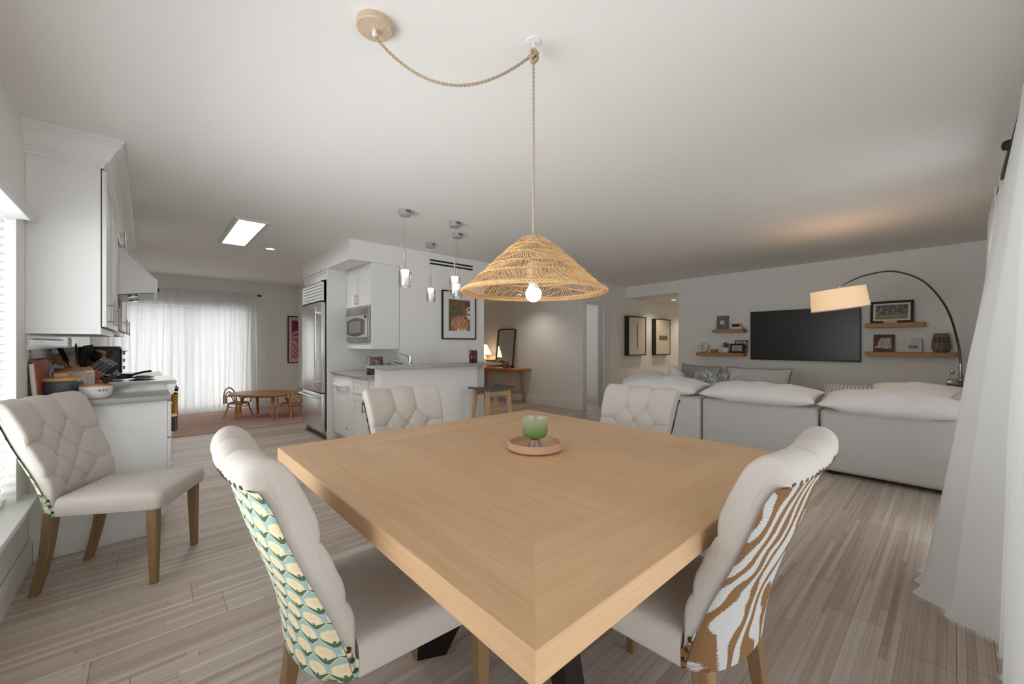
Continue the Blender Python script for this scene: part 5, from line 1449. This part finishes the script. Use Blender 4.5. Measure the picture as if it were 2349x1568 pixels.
sm = Mat('lit_drum_shade', (236, 208, 176), .8, emit=(255, 210, 160), es=.36)
tilt = Matrix.Translation(Vector(al((5.19, .793, 1.695)))) @ Matrix.Rotation(R(-8), 4, Vector((.6717, .7408, 0)))
b = B(); b.lathe([(.236, -.105), (.222, .105)], 48, capb=False, capt=False); bmesh.ops.transform(b.bm, matrix=tilt, verts=b.bm.verts); s_ = b.build('lamp_shade', sm.m, t)
b = B(); b.lathe([(.001, -.092), (.232, -.092)], 48, capb=False, capt=False); bmesh.ops.transform(b.bm, matrix=tilt, verts=b.bm.verts); b.build('diffuser', Mat('lit_diffuser', (244, 226, 200), .7, emit=(255, 222, 176), es=1.1).m, s_)
b = B(); b.lathe([(.238, -.109), (.238, -.098)], 48, capb=False, capt=False).lathe([(.224, .100), (.224, .107)], 48, capb=False, capt=False); b.tube([(0, 0, .11), (0, 0, -.1)], .006, 8).lathe([(.001, -.11), (.012, -.104), (.012, -.092), (.001, -.092)], 12); bmesh.ops.transform(b.bm, matrix=tilt, verts=b.bm.verts); b.build('shade_rim', M['linen'], s_)
for z_, pw_ in ((.0, 5.),):
    ld = bpy.data.lights.new('arc_bulb', 'POINT'); ld.energy = 1.0; ld.color = (1., .74, .5); ld.shadow_soft_size = .05
    lo = bpy.data.objects.new('arc_bulb', ld); COL.objects.link(lo); lo.location = (5.19, .793, 1.83)

# side table with its tray and bottles
t = thing('side_table', 'small light wooden side table beside the arc lamp', 'side table', (6.80, -.10, 0))
B().box(-.16, .04, -.16, .20, .70, .722, .004).build('top', M['honey'], t)
for x in (-.14, .02):
    for y in (-.14, .18): B().tube([(x, y, .70), (x, y, 0)], .013, 8).build('leg', M['honeyz'], t)
t = thing('wooden_tray', 'brown wooden tray on the side table by the arc lamp', 'tray', (6.74, -.075, .7225))
b = B(); b.box(-.08, .08, -.075, .15, 0, .008).box(-.085, -.077, -.08, .155, 0, .042).box(.077, .085, -.08, .155, 0, .042).box(-.085, .085, -.083, -.075, 0, .042).box(-.085, .085, .15, .158, 0, .042); b.build('body', M['shelfwood'], t)
t = thing('decanter', 'square clear glass decanter with amber liquid in the side table tray', 'decanter', (6.73, .02, .7325))
B().box(-.038, .038, -.045, .045, .001, .115, .008).build('body', clear('decanter_glass', (232, 222, 210), .25), t)
B().box(-.032, .032, -.039, .039, .008, .05, .004).build('liquid', Mat('amber', (150, 96, 52), .2).m, t)
B().lathe([(.018, .115), (.014, .14), (.020, .165), (.022, .168), (.001, .168)], 18).build('neck', M['glass'], t)
B().lathe([(.012, .168), (.022, .185), (.018, .205), (.001, .21)], 18).build('stopper', M['chrome'], t)
t = thing('green_bottle', 'green glass bottle with a dark cap half hidden by the drape', 'bottle', (6.79, -.135, .7235))
B().lathe([(.034, .008), (.036, .02), (.036, .17), (.026, .22), (.014, .255), (.013, .285), (.001, .286)], 24).build('body', Mat('green_bottle_glass', (54, 98, 44), .1).m, t)
B().lathe([(.0145, .268), (.0145, .30), (.001, .30)], 16).build('cap', M['black'], t); B().lathe([(.0366, .05), (.0366, .13)], 24, capb=False, capt=False).build('paper_label', M['ceramic'], t)

# ------------------------------------------------------------------ camera and light
cam = bpy.data.cameras.new('camera'); cam.sensor_width = 36; cam.sensor_fit = 'HORIZONTAL'; cam.lens = 36 * 920.6 / 2349; cam.shift_y = 6 / 2349; cam.clip_start = .02
co = bpy.data.objects.new('camera', cam); COL.objects.link(co); co.location = (0, 0, 1.23)
co.rotation_euler = (R(90), 0, R(47.81 - 90)); sc.camera = co
def area(name, loc, rot, sx, sy, e, col=(1, 1, 1), spread=180):
    l = bpy.data.lights.new(name, 'AREA'); l.shape = 'RECTANGLE'; l.size = sx; l.size_y = sy; l.energy = e; l.color = col; l.spread = R(spread)
    o = bpy.data.objects.new(name, l); COL.objects.link(o); o.location = loc; o.rotation_euler = rot; return o
# daylight at the openings
area('daylight_window', (-.84, (WY0 + WY1) / 2, 1.15), (0, R(-90), 0), 1.45, 2.6, 104, (.93, .972, 1.))
area('daylight_door', ((DX0 + DX1) / 2, -.46, 1.08), (R(90), 0, 0), 3.0, 2.05, 18, (.96, .985, 1.))
area('daylight_door.001', ((DX2 + DX3) / 2, -.46, 1.08), (R(90), 0, 0), 1.9, 2.05, 20, (.96, .985, 1.))
area('daylight_back', (.52, 9.46, 1.05), (R(-90), 0, 0), 1.85, 1.9, 52, (.95, .98, 1.))
# bedroom and hall
area('daylight_bedroom', (7.2, 5.9, 1.5), (0, R(90), 0), 1.2, 1.0, 6)
for n_, p, e, c in (('hall_can', (8.45, 4.10, LOW - .03), 17, (1., .86, .66)), ('hall_can.001', (9.9, 4.05, LOW - .03), 17, (1., .86, .66)), ('desk_can', (5.36, 5.68, LOW - .03), 15, (1., .9, .76)), ('desk_can.001', (4.3, 7.0, LOW - .03), 15, (1., .9, .76)), ('kitchen_can', (1.141, 5.8, H - .03), 24, (1, .98, .95))):
    l = bpy.data.lights.new(n_, 'SPOT'); l.energy = e; l.color = c; l.spot_size = R(140); l.spot_blend = .8; l.shadow_soft_size = .05
    o = bpy.data.objects.new(n_, l); COL.objects.link(o); o.location = p
wd = bpy.data.worlds.new('sky'); sc.world = wd; wd.use_nodes = True
bg = wd.node_tree.nodes['Background']; bg.inputs[0].default_value = (.93, .96, 1., 1); bg.inputs[1].default_value = 1.0
sc.view_settings.view_transform = 'Standard'; sc.view_settings.look = 'None'; sc.view_settings.gamma = 1; sc.view_settings.use_curve_mapping = False
sc.view_settings.exposure = .42
cy = sc.cycles; cy.use_denoising = True
cy.max_bounces = 8; cy.diffuse_bounces = 6; cy.glossy_bounces = 3; cy.transmission_bounces = 5; cy.transparent_max_bounces = 12
cy.caustics_reflective = False; cy.caustics_refractive = False; cy.sample_clamp_indirect = 6
